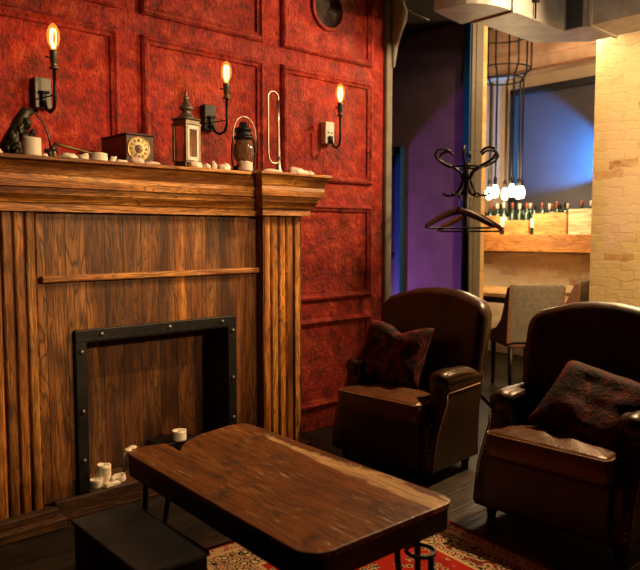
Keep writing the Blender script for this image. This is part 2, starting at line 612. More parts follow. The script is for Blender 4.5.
M['hanger_pale'] = plain('wooden_hanger_pale', (0.42, 0.27, 0.16), 0.35)
M['white_cable'] = plain('white_cable', (0.6, 0.6, 0.56), 0.5)
g_ = G('amber_bulb_glass')
tr_ = g_.node('ShaderNodeBsdfTransparent', {'Color': (1.0, 0.80, 0.5)})
em_ = g_.node('ShaderNodeEmission', {'Color': (1.0, 0.40, 0.06), 'Strength': 0.45})
ad_ = g_.node('ShaderNodeAddShader', {0: tr_.outputs[0], 1: em_.outputs[0]})
g_.t.links.new(ad_.outputs[0], g_.out.inputs[0])
M['bulbglass'] = g_.m
M['filament'] = glow('hot_filament', (1.0, 0.60, 0.2), 14)
M['pendglow'] = glow('lit_bulb', (1.0, 0.78, 0.48), 26)
M['glass_grime'] = clear_glass('smoky_lantern_glass', (0.95, 0.85, 0.75), 0.2, 0.22, (0.35, 0.25, 0.18))
M['glass_globe'] = clear_glass('sooty_globe_glass', (0.55, 0.42, 0.32), 0.25, 0.65, (0.16, 0.09, 0.05))

M['brick_pillar'] = brick('yellow_brick', (0.76, 0.55, 0.28), (0.58, 0.30, 0.12), (0.84, 0.67, 0.38), 0.23, 0.072, 0.006, plast=0.55)
M['brick_far'] = brick('pale_rough_brick', (0.70, 0.48, 0.25), (0.50, 0.26, 0.12), (0.80, 0.63, 0.40), 0.22, 0.072, 0.008, plast=0.3)
M['brick_small'] = brick('orange_edge_brick', (0.70, 0.42, 0.13), (0.55, 0.27, 0.08), (0.62, 0.45, 0.22), 0.12, 0.075, 0.012, 'yz')


def table_wood():
    g = G('worn_plank_top')
    c = g.coord()
    s = g.sep(c)
    v = g.mapping(c, (1, 0.10, 1))
    n1 = g.noise(v, 15, 6, 0.6, 1.2)
    n2 = g.noise(v, 80, 3, 0.6)
    ring = g.math('ABSOLUTE', g.math('SINE', g.math('MULTIPLY', n1, 30.0)))
    col = g.ramp(n1, [(0.3, (0.09, 0.026, 0.005)), (0.5, (0.19, 0.060, 0.010)), (0.7, (0.29, 0.10, 0.017))])
    col = g.mix(g.math('MULTIPLY', g.math('SUBTRACT', 1.0, ring), 0.4), col, (0.035, 0.014, 0.006))
    col = g.mix(g.ramp(n2, [(0.36, (0.7, 0.7, 0.7)), (0.5, (0, 0, 0))]), col, (0.028, 0.012, 0.006))
    # plank joints along the table
    for x0 in (-0.115, 0.075):
        d = g.math('ABSOLUTE', g.math('SUBTRACT', s[0], x0))
        col = g.mix(g.ramp(d, [(0.0015, (0.7, 0.7, 0.7)), (0.004, (0, 0, 0))]), col, (0.01, 0.006, 0.004))
    # dark blotches and pale scratches
    bl = g.noise(c, 7, 5, 0.65, 0.5)
    col = g.mix(g.ramp(bl, [(0.55, (0, 0, 0)), (0.68, (0.75, 0.75, 0.75))]), col, (0.025, 0.011, 0.006))
    sc = g.noise(g.mapping(c, (1, 0.12, 1), (0, 0, 1.1)), 85, 3, 0.7, 0.6)
    scm = g.noise(c, 8, 4, 0.6)
    scf = g.math('MULTIPLY', g.ramp(sc, [(0.60, (0, 0, 0)), (0.66, (0.9, 0.9, 0.9))]), g.ramp(scm, [(0.44, (0, 0, 0)), (0.54, (1, 1, 1))]))
    col = g.mix(scf, col, (0.50, 0.34, 0.18))
    # raw worn wood along the edge towards the armchairs
    wv = g.noise(g.mapping(c, (1, 0.35, 1)), 17, 6, 0.7, 0.8)
    dx = g.math('ABSOLUTE', g.math('SUBTRACT', s[0], g.math('ADD', 0.225, g.math('MULTIPLY', g.math('SUBTRACT', wv, 0.5), 0.09))))
    wy = g.ramp(g.math('ADD', s[1], 0.6), [(0.05, (1, 1, 1)), (0.3, (1, 1, 1)), (0.6, (0.75, 0.75, 0.75)), (0.8, (0.35, 0.35, 0.35)), (1.0, (0.15, 0.15, 0.15))])
    wid = g.math('MULTIPLY', wy, 0.055)
    msk = g.math('MULTIPLY', g.math('SUBTRACT', g.math('ADD', wid, g.math('MULTIPLY', g.math('SUBTRACT', wv, 0.55), 0.12)), dx), 130.0, True)
    gate = g.ramp(g.noise(g.mapping(c, (1, 0.5, 1)), 9, 4, 0.6), [(0.34, (0, 0, 0)), (0.42, (1, 1, 1))])
    col = g.mix(g.math('MULTIPLY', msk, g.math('ADD', g.math('MULTIPLY', gate, 0.8), 0.1)), col, g.ramp(n2, [(0.35, (0.34, 0.20, 0.09)), (0.6, (0.68, 0.47, 0.24))]))
    g.bump(g.math('ADD', g.math('MULTIPLY', ring, 0.4), g.math('SUBTRACT', n2, g.math('MULTIPLY', scf, 0.6))), 0.35, 0.004)
    return g.fin(col, 0.42, 0, 0.45)


M['table'] = table_wood()


def rug_mat():
    g = G('persian_rug')
    c = g.coord()
    s = g.sep(c)
    ax = g.math('ABSOLUTE', s[0])
    ay = g.math('ABSOLUTE', s[1])
    # distance in from the rug's edge (half sizes 0.62 x 1.18)
    d = g.math('MINIMUM', g.math('SUBTRACT', 0.56, ax), g.math('SUBTRACT', 1.18, ay))
    sym = g.comb(ax, ay, 0.0)
    vo = g.node('ShaderNodeTexVoronoi', {'Vector': sym, 'Scale': 27.0}, feature='F1')
    v2 = g.node('ShaderNodeTexVoronoi', {'Vector': sym, 'Scale': 48.0}, feature='DISTANCE_TO_EDGE')
    pat = g.ramp(vo.outputs['Distance'], [(0.0, (0.55, 0.40, 0.20)), (0.2, (0.02, 0.02, 0.035)), (0.34, (0.50, 0.36, 0.19)), (0.46, (0.34, 0.02, 0.012)), (0.7, (0.30, 0.018, 0.012))], 'CONSTANT')
    field = g.mix(g.ramp(g.noise(sym, 7, 2), [(0.5, (0, 0, 0)), (0.52, (1, 1, 1))]), (0.42, 0.022, 0.012), pat)
    border = g.ramp(vo.outputs['Distance'], [(0.0, (0.45, 0.03, 0.02)), (0.2, (0.60, 0.45, 0.25)), (0.36, (0.04, 0.02, 0.025)), (0.5, (0.42, 0.30, 0.16)), (0.7, (0.16, 0.03, 0.02))], 'CONSTANT')
    col = g.mix(g.ramp(d, [(0.245, (1, 1, 1)), (0.25, (0, 0, 0))]), field, border)
    for a, b_, cc in ((0.235, 0.25, (0.55, 0.40, 0.22)), (0.075, 0.09, (0.55, 0.40, 0.22)), (0.0, 0.03, (0.12, 0.012, 0.01))):
        m = g.math('MULTIPLY', g.math('GREATER_THAN', d, a), g.math('LESS_THAN', d, b_))
        col = g.mix(m, col, cc)
    outer = g.math('MULTIPLY', g.math('GREATER_THAN', d, 0.03), g.math('LESS_THAN', d, 0.075))
    col = g.mix(outer, col, g.ramp(v2.outputs['Distance'], [(0.1, (0.5, 0.36, 0.2)), (0.2, (0.35, 0.02, 0.015))]))
    f = g.noise(c, 180, 2)
    g.bump(f, 0.5, 0.004)
    return g.fin(col, 0.95, 0, 0.1)


M['rug'] = rug_mat()


def pillow_mat():
    g = G('dark_floral_velvet')
    c = g.coord()
    n = g.noise(c, 9, 5, 0.65, 1.2)
    n2 = g.noise(c, 26, 4, 0.6, 1.5)
    col = g.ramp(n, [(0.40, (0.008, 0.006, 0.007)), (0.50, (0.055, 0.008, 0.009)), (0.57, (0.17, 0.025, 0.02)), (0.66, (0.012, 0.010, 0.011))])
    col = g.mix(g.ramp(n2, [(0.55, (0, 0, 0)), (0.7, (0.6, 0.6, 0.6))]), col, (0.10, 0.065, 0.05))
    g.bump(n2, 0.5, 0.01)
    return g.fin(col, 0.75, 0, 0.2)


M['pillow'] = pillow_mat()

# ================================================================== SETTING
struct('floor', MB().box((-0.6, -1.6, -0.08), (8.2, 5.6, 0.0)), M['floor'], local=True)
struct('ceiling', MB().box((-0.6, -1.6, 3.02), (4.8, 5.6, 3.12)), M['ceiling'], local=True)

# red wall with raised moulding frames
mb = MB().box((0.2, 3.2, 0.0), (3.47, 3.42, 3.02))
wall_red = struct('wall_left', mb, M['red'], local=True)


def moulding(x0, x1, z0, z1, wdt=0.045):
    m = MB()
    prof = [(0, 0.0), (0.0, 0.012), (0.010, 0.026), (0.022, 0.03), (0.032, 0.018), (wdt, 0.012), (wdt, 0.0)]
    b = bmesh.new()
    corners = [(x0, z0, 1, 1), (x1, z0, -1, 1), (x1, z1, -1, -1), (x0, z1, 1, -1)]
    R = [[b.verts.new((x + sx * a, 3.2 - h, z + sz * a)) for a, h in prof] for x, z, sx, sz in corners]
    for i in range(4):
        A, B = R[i], R[(i + 1) % 4]
        for k in range(len(prof) - 1):
            b.faces.new((A[k], A[k + 1], B[k + 1], B[k]))
        b.faces.new((A[-1], A[0], B[0], B[-1]))
    bmesh.ops.recalc_face_normals(b, faces=b.faces[:])
    m.merge(b)
    return m


k = 0
for x0, x1 in ((0.62, 1.553), (1.676, 2.443), (2.578, 3.352)):
    for z0, z1 in ((2.35, 2.96), (1.575, 2.25), (0.828, 1.44), (0.14, 0.715)):
        k += 1
        if x1 < 2.5 and z1 < 1.5:
            continue
        struct('trim_%d' % k, moulding(x0, x1, z0, z1), M['red'], local=True)

# grey post closing the end of the red wall
struct('trim_20', MB().box((3.472, 3.17, 0.0), (3.535, 3.44, 3.02), 0.012), M['post'], local=True)
# violet wall behind with its blue door
struct('wall_back', MB().box((4.8, 3.45, 0.0), (4.94, 5.6, 3.4)), M['purple'], local=True)
mb = MB()
mb.box((4.75, 4.16, 0), (4.798, 4.23, 2.05), 0.004)
mb.box((4.75, 5.05, 0), (4.798, 5.12, 2.05), 0.004)
mb.box((4.75, 4.16, 1.98), (4.798, 5.12, 2.05), 0.004)
dfr = struct('door_1', mb, M['blue'], local=True)
obj('door_leaf', MB().box((4.77, 4.232, 0.01), (4.797, 5.048, 1.978)).box((4.762, 4.33, 1.1), (4.77, 4.95, 1.85), 0.003).box((4.762, 4.33, 0.2), (4.77, 4.95, 0.95), 0.003), M['door'], dfr, local=True)
obj('door_handle', MB().tube([(4.765, 4.29, 1.02), (4.72, 4.29, 1.02), (4.715, 4.30, 1.02), (4.715, 4.39, 1.02)], 0.009), M['chrome'], dfr, local=True)
# jamb post at the free end of the violet wall: ribbed sheet-metal profile
mb = MB()
mb.box((4.79, 3.43, 0), (4.95, 3.452, 3.0))
for x0, x1 in ((4.79, 4.84), (4.848, 4.95)):
    mb.box((x0, 3.42, 0), (x1, 3.432, 3.0), 0.004)
struct('trim_21', mb, M['steelpost'], local=True)
struct('trim_22', MB().box((4.776, 3.432, 0), (4.798, 3.50, 3.0), 0.003), M['blue'], local=True)  # blue light on this dark edge is put in as blue colour
struct('trim_23', MB().box((4.955, 3.46, 0), (5.06, 3.7, 3.4)), M['brick_small'], local=True)

# brick room
struct('wall_right', MB().box((5.3, 0.3, 0.0), (5.62, 2.612, 3.4)), M['brick_pillar'], local=True)
struct('wall_far', MB().box((6.2, 1.5, 0.0), (6.55, 5.6, 1.06)), M['brick_far'], local=True)
struct('trim_24', MB().box((6.0, 2.0, 1.075), (6.44, 5.2, 1.245), 0.006), M['ledge'], local=True)        # ledge under the crates
struct('wall_front', MB().box((6.49, 1.5, 1.06), (6.65, 5.6, 2.90)).box((6.42, 4.16, 1.2), (6.5, 4.30, 2.9)).box((6.43, 4.36, 1.2), (6.5, 4.41, 2.9)), M['beige'], local=True)
struct('trim_25', MB().box((6.30, 1.5, 2.90), (6.65, 5.6, 3.4)).box((6.27, 1.5, 3.03), (6.32, 5.6, 3.08)), M['plaster'], local=True)
struct('trim_26', MB().tube([(6.285, 1.6, 2.905), (6.285, 5.5, 2.905)], 0.012), M['rustband'], local=True)
struct('ceiling.001', MB().box((4.8, 0.3, 3.4), (8.2, 5.6, 3.5)), M['plaster'], local=True)
mb = MB()
mb.box((6.40, 2.0, 2.70), (6.5, 4.085, 2.765), 0.004)
mb.box((6.40, 4.02, 1.2), (6.5, 4.085, 2.765), 0.004)
win = struct('window_1', mb, M['blackframe'], local=True)
obj('pane', MB().box((6.46, 2.0, 1.2), (6.488, 4.03, 2.71)), M['slate'], win, local=True)

# ================================================================== FIREPLACE
fp = thing('fireplace_mantel', 'large reclaimed oak fireplace mantel against the red wall', 'fireplace', (1.5, 2.9, 0.0))
# front panel with opening 1.20..1.99 x 0.1..0.80
mb = MB()
mb.box((0.70, 2.90, 0.09), (1.20, 2.93, 1.345))
mb.box((1.99, 2.90, 0.09), (2.20, 2.93, 1.345))
mb.box((1.20, 2.90, 0.80), (1.99, 2.93, 1.345))
obj('front_panel', mb, M['oak_v'], fp)
obj('lintel_rail', MB().box((1.035, 2.868, 1.046), (2.164, 2.905, 1.074), 0.006), M['oak_x'], fp)
# firebox lining
mb = MB()
mb.box((1.97, 2.93, 0.1), (2.0, 3.12, 0.80))
mb.box((1.19, 2.93, 0.1), (1.215, 3.12, 0.80))
mb.box((1.19, 2.93, 0.775), (2.0, 3.12, 0.80))
obj('firebox_lining', mb, M['soot'], fp)
obj('firebox_back', MB().box((1.2, 3.10, 0.0), (1.99, 3.13, 0.80)), M['oak_fb'], fp)
mb = MB()
mb.box((1.171, 2.878, 0.1), (1.222, 2.90, 0.832), 0.004)
mb.box((1.968, 2.878, 0.1), (2.019, 2.90, 0.832), 0.004)
mb.box((1.171, 2.876, 0.778), (2.019, 2.90, 0.832), 0.004)
mb.box((1.215, 2.88, 0.1), (1.222, 3.0, 0.79))
mb.box((1.968, 2.88, 0.1), (1.975, 3.0, 0.79))
mb.box((1.215, 2.88, 0.775), (1.975, 3.0, 0.785))
frame = obj('firebox_frame', mb, M['gunmetal'], fp)
for x, z in ((1.29, 0.806), (1.63, 0.806), (1.93, 0.806), (1.197, 0.735), (1.197, 0.47), (1.197, 0.25), (1.994, 0.755), (1.994, 0.51), (1.994, 0.3)):
    obj('rivet', MB().lathe([(0, 0), (0.012, 0), (0.011, 0.004), (0.007, 0.008), (0, 0.009)], (x, 2.878, z), 10, rotm(PI / 2, 0, 0)), M['rivet'], frame)


def reeded(x0, x1, yf, yb, z0, z1, n):
    """upright of n rounded boards parted by grooves"""
    poly = [(x0, yb)]
    wd = (x1 - x0) / n
    for i in range(n):
        a = x0 + i * wd
        g = 0.006
        poly += [(a + (0 if i == 0 else g * 0.4), yf + (0 if i == 0 else 0.016)), (a + g, yf + 0.004), (a + g * 1.8, yf), (a + wd - g * 1.8, yf), (a + wd - g, yf + 0.004), (a + wd - (0 if i == n - 1 else g * 0.4), yf + (0 if i == n - 1 else 0.016))]
    poly.append((x1, yb))
    return MB().prism(poly, lambda p: (p[0], p[1], z0), lambda p: (p[0], p[1], z1))


obj('pilaster', reeded(0.74, 1.022, 2.885, 2.91, 0.08, 1.345, 6), M['oak_p'], fp)
obj('pilaster', reeded(2.166, 2.426, 2.84, 3.19, 0.08, 1.35, 5), M['oak_p'], fp)

corn = [(0.0, 1.343), (0.045, 1.343), (0.045, 1.376), (0.055, 1.379), (0.062, 1.392), (0.082, 1.412), (0.086, 1.437), (0.108, 1.440), (0.112, 1.470), (0.108, 1.488), (0.112, 1.494), (0.122, 1.52), (0.138, 1.543), (0.0, 1.543)]
obj('cornice', MB().sweep([(0.5, 2.90), (2.15, 2.90)], corn, [(0, -1), (0, -1)]), M['oak_x'], fp)
cap = [(o * 1.03, z + 0.004) for o, z in corn]
P4 = [(2.166, 3.19), (2.166, 2.84), (2.426, 2.84), (2.426, 3.19)]
obj('pilaster_cap', MB().sweep(P4, cap, [(-0.8, 0), (-0.8, -1), (0.62, -1), (0.62, 0)]), M['oak_x'], fp)
obj('shelf', MB().box((0.5, 2.735, 1.541), (2.02, 3.19, 1.557), 0.004).box((2.04, 2.685, 1.546), (2.515, 3.19, 1.561), 0.004), M['oak_x'], fp)
mb = MB()
mb.box((0.5, 2.81, 0.0), (1.085, 3.0, 0.048), 0.006)
mb.box((0.5, 2.845, 0.045), (1.065, 3.0, 0.082), 0.008)
mb.box((1.06, 2.872, 0.0), (2.1, 3.14, 0.10), 0.008)
mb.box((2.13, 2.80, 0.0), (2.47, 3.19, 0.09), 0.008)
obj('base', mb, M['oak_dark'], fp)

# ================================================================== COFFEE TABLE
tb = thing('coffee_table', 'low coffee table with worn thick plank top on black iron legs', 'table', (1.374, 1.766, 0.0), math.radians(-1.5))
hx, hy = 0.288, 0.553
top = [(-0.277, 0.51), (-0.262, 0.542), (-0.216, 0.556), (-0.115, 0.522), (-0.117, 0.405), (-0.085, 0.452), (-0.05, 0.487), (0.048, 0.543), (0.20, 0.573), (0.262, 0.566), (0.286, 0.54)]
top = top[::-1]
poly = arc(hx - 0.05, -hy + 0.05, 0.05, -90, 0, 6) + top + arc(-hx + 0.075, -hy + 0.075, 0.075, 180, 270, 6)
obj('tabletop', MB().prism(poly, lambda p: (p[0], p[1], 0.432), lambda p: (p[0], p[1], 0.45), 0.003), M['table'], tb, local=True)
sp = [(x * 0.985, y * 0.99) for x, y in poly]
obj('edge_band', MB().prism(sp, lambda p: (p[0], p[1], 0.365), lambda p: (p[0], p[1], 0.4325), 0.003), M['iron'], tb, local=True)
for sx in (-1, 1):
    for sy in (-1, 1):
        m = MB()
        x, y = sx * (hx - 0.09), sy * (hy - 0.12)
        m.tube([(x - 0.05 * sx, y, 0.37), (x - 0.04 * sx, y, 0.25), (x - 0.02 * sx, y + 0.01 * sy, 0.10), (x, y + 0.02 * sy, 0.026), (x + 0.02 * sx, y + 0.02 * sy, 0.024),
                (x + 0.045 * sx, y + 0.01 * sy, 0.10), (x + 0.05 * sx, y, 0.25), (x + 0.045 * sx, y, 0.37)], 0.010, 10)
        leg = obj('leg', m, M['iron'], tb, local=True)
rx, ry = 0.105, -hy + 0.005
obj('iron_ring', MB().tube([(rx + 0.04 * math.cos(a * PI / 12), ry + 0.04 * math.sin(a * PI / 12) - 0.02, 0.352) for a in range(24)], 0.006, 8, True)
    .tube([(rx - 0.01, ry - 0.02 + 0.04, 0.352), (rx - 0.01, ry + 0.03, 0.37)], 0.006, 8)
    .tube([(rx + 0.0, ry - 0.06, 0.352), (rx + 0.005, ry - 0.055, 0.25), (rx + 0.01, ry - 0.03, 0.10), (rx + 0.02, ry + 0.01, 0.024)], 0.009, 8), M['iron'], tb, local=True)

# rug
rug = obj('persian_rug', MB().box((-0.56, -1.18, 0.0), (0.56, 1.18, 0.012), 0.004), M['rug'], local=True)
rug.location = (1.70, 1.02, 0.0)
rug.rotation_euler = (0, 0, math.radians(-6))
tag(rug, 'red patterned oriental rug on the dark floor under the coffee table', 'rug')

# low dark chest between hearth and table
ch = thing('low_chest', 'low dark grey metal chest on the floor between hearth and coffee table', 'chest', (1.0, 2.0, 0.0))
obj('chest_body', MB().box((0.895, 1.752, 0.0), (1.112, 2.255, 0.252), 0.004), M['iron'], ch)
obj('lid', MB().box((0.888, 1.745, 0.252), (1.118, 2.262, 0.27), 0.004), M['chest'], ch)


# ================================================================== ARMCHAIRS
def make_armchair(label):
    t = thing('armchair', label, 'armchair', group='dark brown leather club armchairs')
    # base
    obj('chair_base', MB().box((-0.31, 0.045, 0.06), (0.31, 0.47, 0.31), 0.02, seg=3), M['leather'], t, local=True)
    # T shaped seat cushion
    o = [(-0.215, 0.44), (-0.22, 0.14), (-0.262, 0.125), (-0.27, 0.02), (-0.255, -0.005), (0.255, -0.005), (0.27, 0.02), (0.262, 0.125), (0.22, 0.14), (0.215, 0.44)]
    o = dense(o, 0.04)

    def seatf(a, b, c):
        z = 0.352 + c
        if c > 0.02:
            z += 0.007 * math.sin(a * 46 + 1.5 * math.sin(b * 19) + b * 30) * max(0.0, 1 - abs(b - 0.13) / 0.17) * max(0.0, 1 - (a / 0.25) ** 2) - 0.02 * max(0, b - 0.2)
        return (a, b, z)
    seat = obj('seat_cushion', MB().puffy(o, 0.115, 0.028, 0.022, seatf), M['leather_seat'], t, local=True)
    pp = [(p[0] * 0.985, p[1] * 0.985 + 0.003, 0.398) for p in o]
    obj('piping', MB().tube(pp, 0.0042, 6, True), M['piping'], seat, local=True)
    obj('front_apron', MB().box((-0.27, 0.004, 0.07), (0.27, 0.06, 0.305), 0.014, seg=3), M['leather'], t, local=True)
    # back
    wz = [(-0.30, 0.06)] + [(-0.325, 0.30), (-0.342, 0.50), (-0.35, 0.66)] + arc(-0.255, 0.80, 0.095, 180, 112, 6) + [(-0.16, 0.928), (-0.05, 0.943), (0.05, 0.943), (0.16, 0.928)] + arc(0.255, 0.80, 0.095, 68, 0, 6) + [(0.35, 0.66), (0.342, 0.50), (0.325, 0.30), (0.30, 0.06)]
    wz = dense(wz, 0.05)

    def backf(a, b, c):
        lean = 0.17 * max(0.0, b - 0.30) + 0.06 * max(0.0, b - 0.3) ** 2
        wrap = -0.55 * max(0.0, abs(a) - 0.10) ** 2 * (1.0 if b > 0.4 else 0.4)
        return (a, 0.455 + c + lean + wrap, b)
    bk = obj('backrest', MB().puffy(wz, 0.12, 0.05, 0.012, backf), M['leather'], t, local=True)
    obj('piping', MB().tube([backf(a * 0.985, b if b < 0.5 else b * 0.99, 0.045) for a, b in wz], 0.004, 6, True), M['piping'], bk, local=True)
    # arms
    for s in (-1, 1):
        pr = [(0.47, 0.06), (0.48, 0.30), (0.49, 0.505), (0.40, 0.54), (0.28, 0.55), (0.18, 0.545), (0.145, 0.525), (0.142, 0.49), (0.158, 0.45), (0.15, 0.40), (0.11, 0.33), (0.065, 0.24), (0.04, 0.14), (0.03, 0.06)]
        pr = dense(pr, 0.04)
        m = MB()
        m.puffy(pr, 0.115, 0.022, 0.0, lambda a, b, c, s=s: (s * (0.285 + c * s), a, b), 4, (0.0, 0.5, 0.999))
        roll = [(0.50, 0.505), (0.40, 0.502), (0.28, 0.502), (0.19, 0.50), (0.155, 0.498), (0.138, 0.496), (0.132, 0.495)]
        m.tube([(s * 0.290, y, z) for y, z in roll], [0.052, 0.054, 0.055, 0.055, 0.052, 0.038, 0.008], 18)
        arm = obj('arm', m, M['leather'], t, local=True)
        pl = [(s * 0.342, a + 0.006, b) for a, b in [(0.15, 0.44), (0.15, 0.40), (0.11, 0.33), (0.065, 0.24), (0.042, 0.14), (0.034, 0.07)]]
        obj('piping', MB().tube(pl, 0.004, 6), M['piping'], arm, local=True)
        sm = MB()
        sm.tube([(s * 0.343, 0.16, 0.445), (s * 0.344, 0.3, 0.45), (s * 0.343, 0.47, 0.455)], 0.0032, 6)
        obj('seam', sm, M['piping'], arm, local=True)
        nh = MB()
        for k in range(16):
            f = k / 15
            z = 0.43 - 0.34 * f
            y = 0.158 - 0.125 * min(1.0, 1.25 * f) ** 1.1 + 0.006
            nh.lathe([(0, 0), (0.0036, 0), (0.0026, 0.002), (0, 0.003)], (s * 0.325, y - 0.012, z), 6, rotm(PI / 2, 0, 0))
        obj('nailhead_trim', nh, M['brass'], arm, local=True)
    for sx in (-1, 1):
        for y in (0.09, 0.43):
            obj('foot', MB().lathe([(0.018, 0.0), (0.028, 0.07)], (sx * 0.28, y, 0), 10), M['darkwood'], t, local=True)
    return t


a1 = make_armchair('dark brown leather armchair beside the red wall, nearer the coat stand')
a1.location = (2.555, 2.40, 0)
a1.rotation_euler = (0, 0, math.radians(-86))
a2 = dup(a1, (2.455, 1.385, 0), math.radians(-88), 'dark brown leather armchair in front of the brick wall, cut by the right photo edge')


def make_pillow(loc, rot, label, w_=0.42, h_=0.36, seed=0, dip=0.0):
    N = 22
    b = bmesh.new()
    sheets = []
    for sd in (-1, 1):
        g_ = []
        for i in range(N + 1):
            row = []
            for j in range(N + 1):
                u, v = 2 * i / N - 1, 2 * j / N - 1
                e = max(0.0, (1 - u ** 4) * (1 - v ** 4)) ** 0.5
                x = u * w_ / 2 * (1 - 0.05 * (1 - v * v) * abs(u))
                z = v * h_ / 2 * (1 - 0.05 * (1 - u * u) * abs(v))
                y = sd * (0.004 + 0.062 * e)
                k = mnoise.noise(Vector((u * 2.2 + seed * 5, v * 2.2, sd * 2.0)))
                y += 0.014 * k * e
                if v > 0:
                    z -= dip * v * math.exp(-((u - 0.15) / 0.35) ** 2)
                row.append(b.verts.new((x, y, z)))
            g_.append(row)
        sheets.append(g_)
        for i in range(N):
            for j in range(N):
                b.faces.new((g_[i][j], g_[i + 1][j], g_[i + 1][j + 1], g_[i][j + 1]))
    A, B = sheets
    for i in range(N):
        b.faces.new((A[i][0], A[i + 1][0], B[i + 1][0], B[i][0]))
        b.faces.new((A[i][N], A[i + 1][N], B[i + 1][N], B[i][N]))
        b.faces.new((A[0][i], A[0][i + 1], B[0][i + 1], B[0][i]))
        b.faces.new((A[N][i], A[N][i + 1], B[N][i + 1], B[N][i]))
    bmesh.ops.recalc_face_normals(b, faces=b.faces[:])
    for f in b.faces:
        f.smooth = True
    ob = obj('throw_pillow', MB().merge(b), M['pillow'], local=True)
    ob.location = loc
    ob.rotation_euler = rot
    return tag(ob, label, 'pillow', 'dark floral throw pillows on the armchairs')


make_pillow((2.83, 2.52, 0.585), (math.radians(-24), math.radians(2), math.radians(-84)), 'dark red floral throw pillow leaning on the armchair beside the red wall', 0.43, 0.35, 1, 0.05)
make_pillow((2.73, 1.305, 0.53), (math.radians(-46), math.radians(10), math.radians(-92)), 'dark floral throw pillow slumped on the armchair with the shiny seat at right', 0.44, 0.36, 5)


# ================================================================== SCONCES
def sconce(x, z, plate_mat, label, dx, dz_plate, bracket):
    """x,z: centre of back plate; the bulb stands in front, dx to the side"""
    t = thing('wall_sconce', label, 'wall lamp', (x, 3.2, z), 0, 'bare bulb sconces on the red wall')
    obj('back_plate', MB().box((-0.036, -0.045, -0.068), (0.036, 0.0, 0.068), 0.003), plate_mat, t, local=True)
    yb = -0.15
    a = MB()
    zb = dz_plate
    a.tube([(0, -0.04, -0.02), (0, -0.06, -0.045), (dx * 0.2, -0.08, zb + 0.004), (dx * 0.5, -0.11, zb - 0.008), (dx * 0.85, yb + 0.01, zb + 0.006), (dx, yb, zb + 0.04), (dx, yb, 0.0), (dx, yb, 0.095)], 0.0075, 12)
    arm = obj('arm', a, M['iron'], t, local=True)
    obj('bracket', MB().box((-0.012, -0.06, -0.06), (0.012, -0.04, -0.005), 0.003).tube([(-0.022, -0.052, 0.0), (0.024, -0.052, 0.004)], 0.007, 8).tube([(-0.035, -0.05, -0.035), (dx, yb, -0.022)], 0.003, 6) if bracket else
        MB().box((-0.014, -0.06, -0.065), (0.014, -0.04, -0.02), 0.003).tube([(-0.013, -0.045, 0.0), (-0.013, -0.05, 0.0)], 0.005, 8).tube([(0.013, -0.045, 0.0), (0.013, -0.05, 0.0)], 0.005, 8), M['iron'], t, local=True)
    so = obj('socket', MB().lathe([(0.019, 0.088), (0.021, 0.096), (0.013, 0.10), (0.013, 0.112), (0.017, 0.116), (0.017, 0.155), (0.0185, 0.158), (0.0185, 0.168), (0.012, 0.170)], (dx, yb, 0), 16), M['pewter'], t, local=True)
    obj('switch_key', MB().tube([(dx - 0.016, yb, 0.135), (dx - 0.036, yb, 0.137)], 0.004, 8).lathe([(0, 0), (0.006, 0), (0.006, 0.004), (0, 0.004)], (dx - 0.036, yb, 0.137), 8, rotm(0, PI / 2, 0)), M['iron'], so, local=True)
    bulb = obj('bulb', MB().lathe([(0.010, 0.168), (0.014, 0.18), (0.024, 0.20), (0.028, 0.225), (0.026, 0.250), (0.016, 0.274), (0.005, 0.284), (0, 0.287)], (dx, yb, 0), 18), M['bulbglass'], t, local=True)
    f = MB()
    for k in range(5):
        an = 2 * PI * k / 5
        p = [(dx + r * math.cos(an + tw), yb + r * math.sin(an + tw), zz) for r, tw, zz in ((0.004, 0, 0.178), (0.012, 0.2, 0.20), (0.014, 0.3, 0.23), (0.010, 0.5, 0.262))]
        f.tube(p, 0.0016, 5)
    obj('filament', f, M['filament'], bulb, local=True)
    l = lamp('bulb_light', 'POINT', (x + dx, 3.2 + yb, z + 0.225), 0.55, (1.0, 0.50, 0.16), 0.02)
    return t


sconce(1.168, 1.885, M['grey_plate'], 'lit bulb wall sconce above the thick white candle, grey square plate', 0.012, -0.085, True)
sconce(2.057, 1.875, M['dark_plate'], 'lit bulb wall sconce with dark plate above between silver lantern and hurricane lamp', 0.033, -0.085, True)
sconce(2.935, 1.88, M['white_plate'], 'lit bulb wall sconce with white plate, right of the trumpet', -0.012, -0.09, False)

# round speaker grille in the red wall
spk = thing('wall_speaker', 'round dark red speaker grille set in the upper red wall panel', 'speaker', (2.953, 3.2, 2.53))
Ry = rotm(PI / 2, 0, 0)
obj('speaker_rim', MB().lathe([(0.113, 0), (0.134, 0), (0.134, 0.014), (0.126, 0.02), (0.113, 0.016)], (2.953, 3.2, 2.645), 36, Ry, cap=False), M['red'], spk)
prof = [(0, 0.004)]
for k in range(9):
    r = 0.012 + k * 0.0115
    prof += [(r, 0.004), (r, 0.010), (r + 0.006, 0.010), (r + 0.006, 0.004)]
obj('speaker_grille', MB().lathe(prof + [(0.115, 0.004), (0.115, 0.001)], (2.953, 3.2, 2.645), 36, Ry), plain('maroon_grille', (0.03, 0.007, 0.006), 0.35), spk)

# ================================================================== MANTEL OBJECTS
SH = 1.557


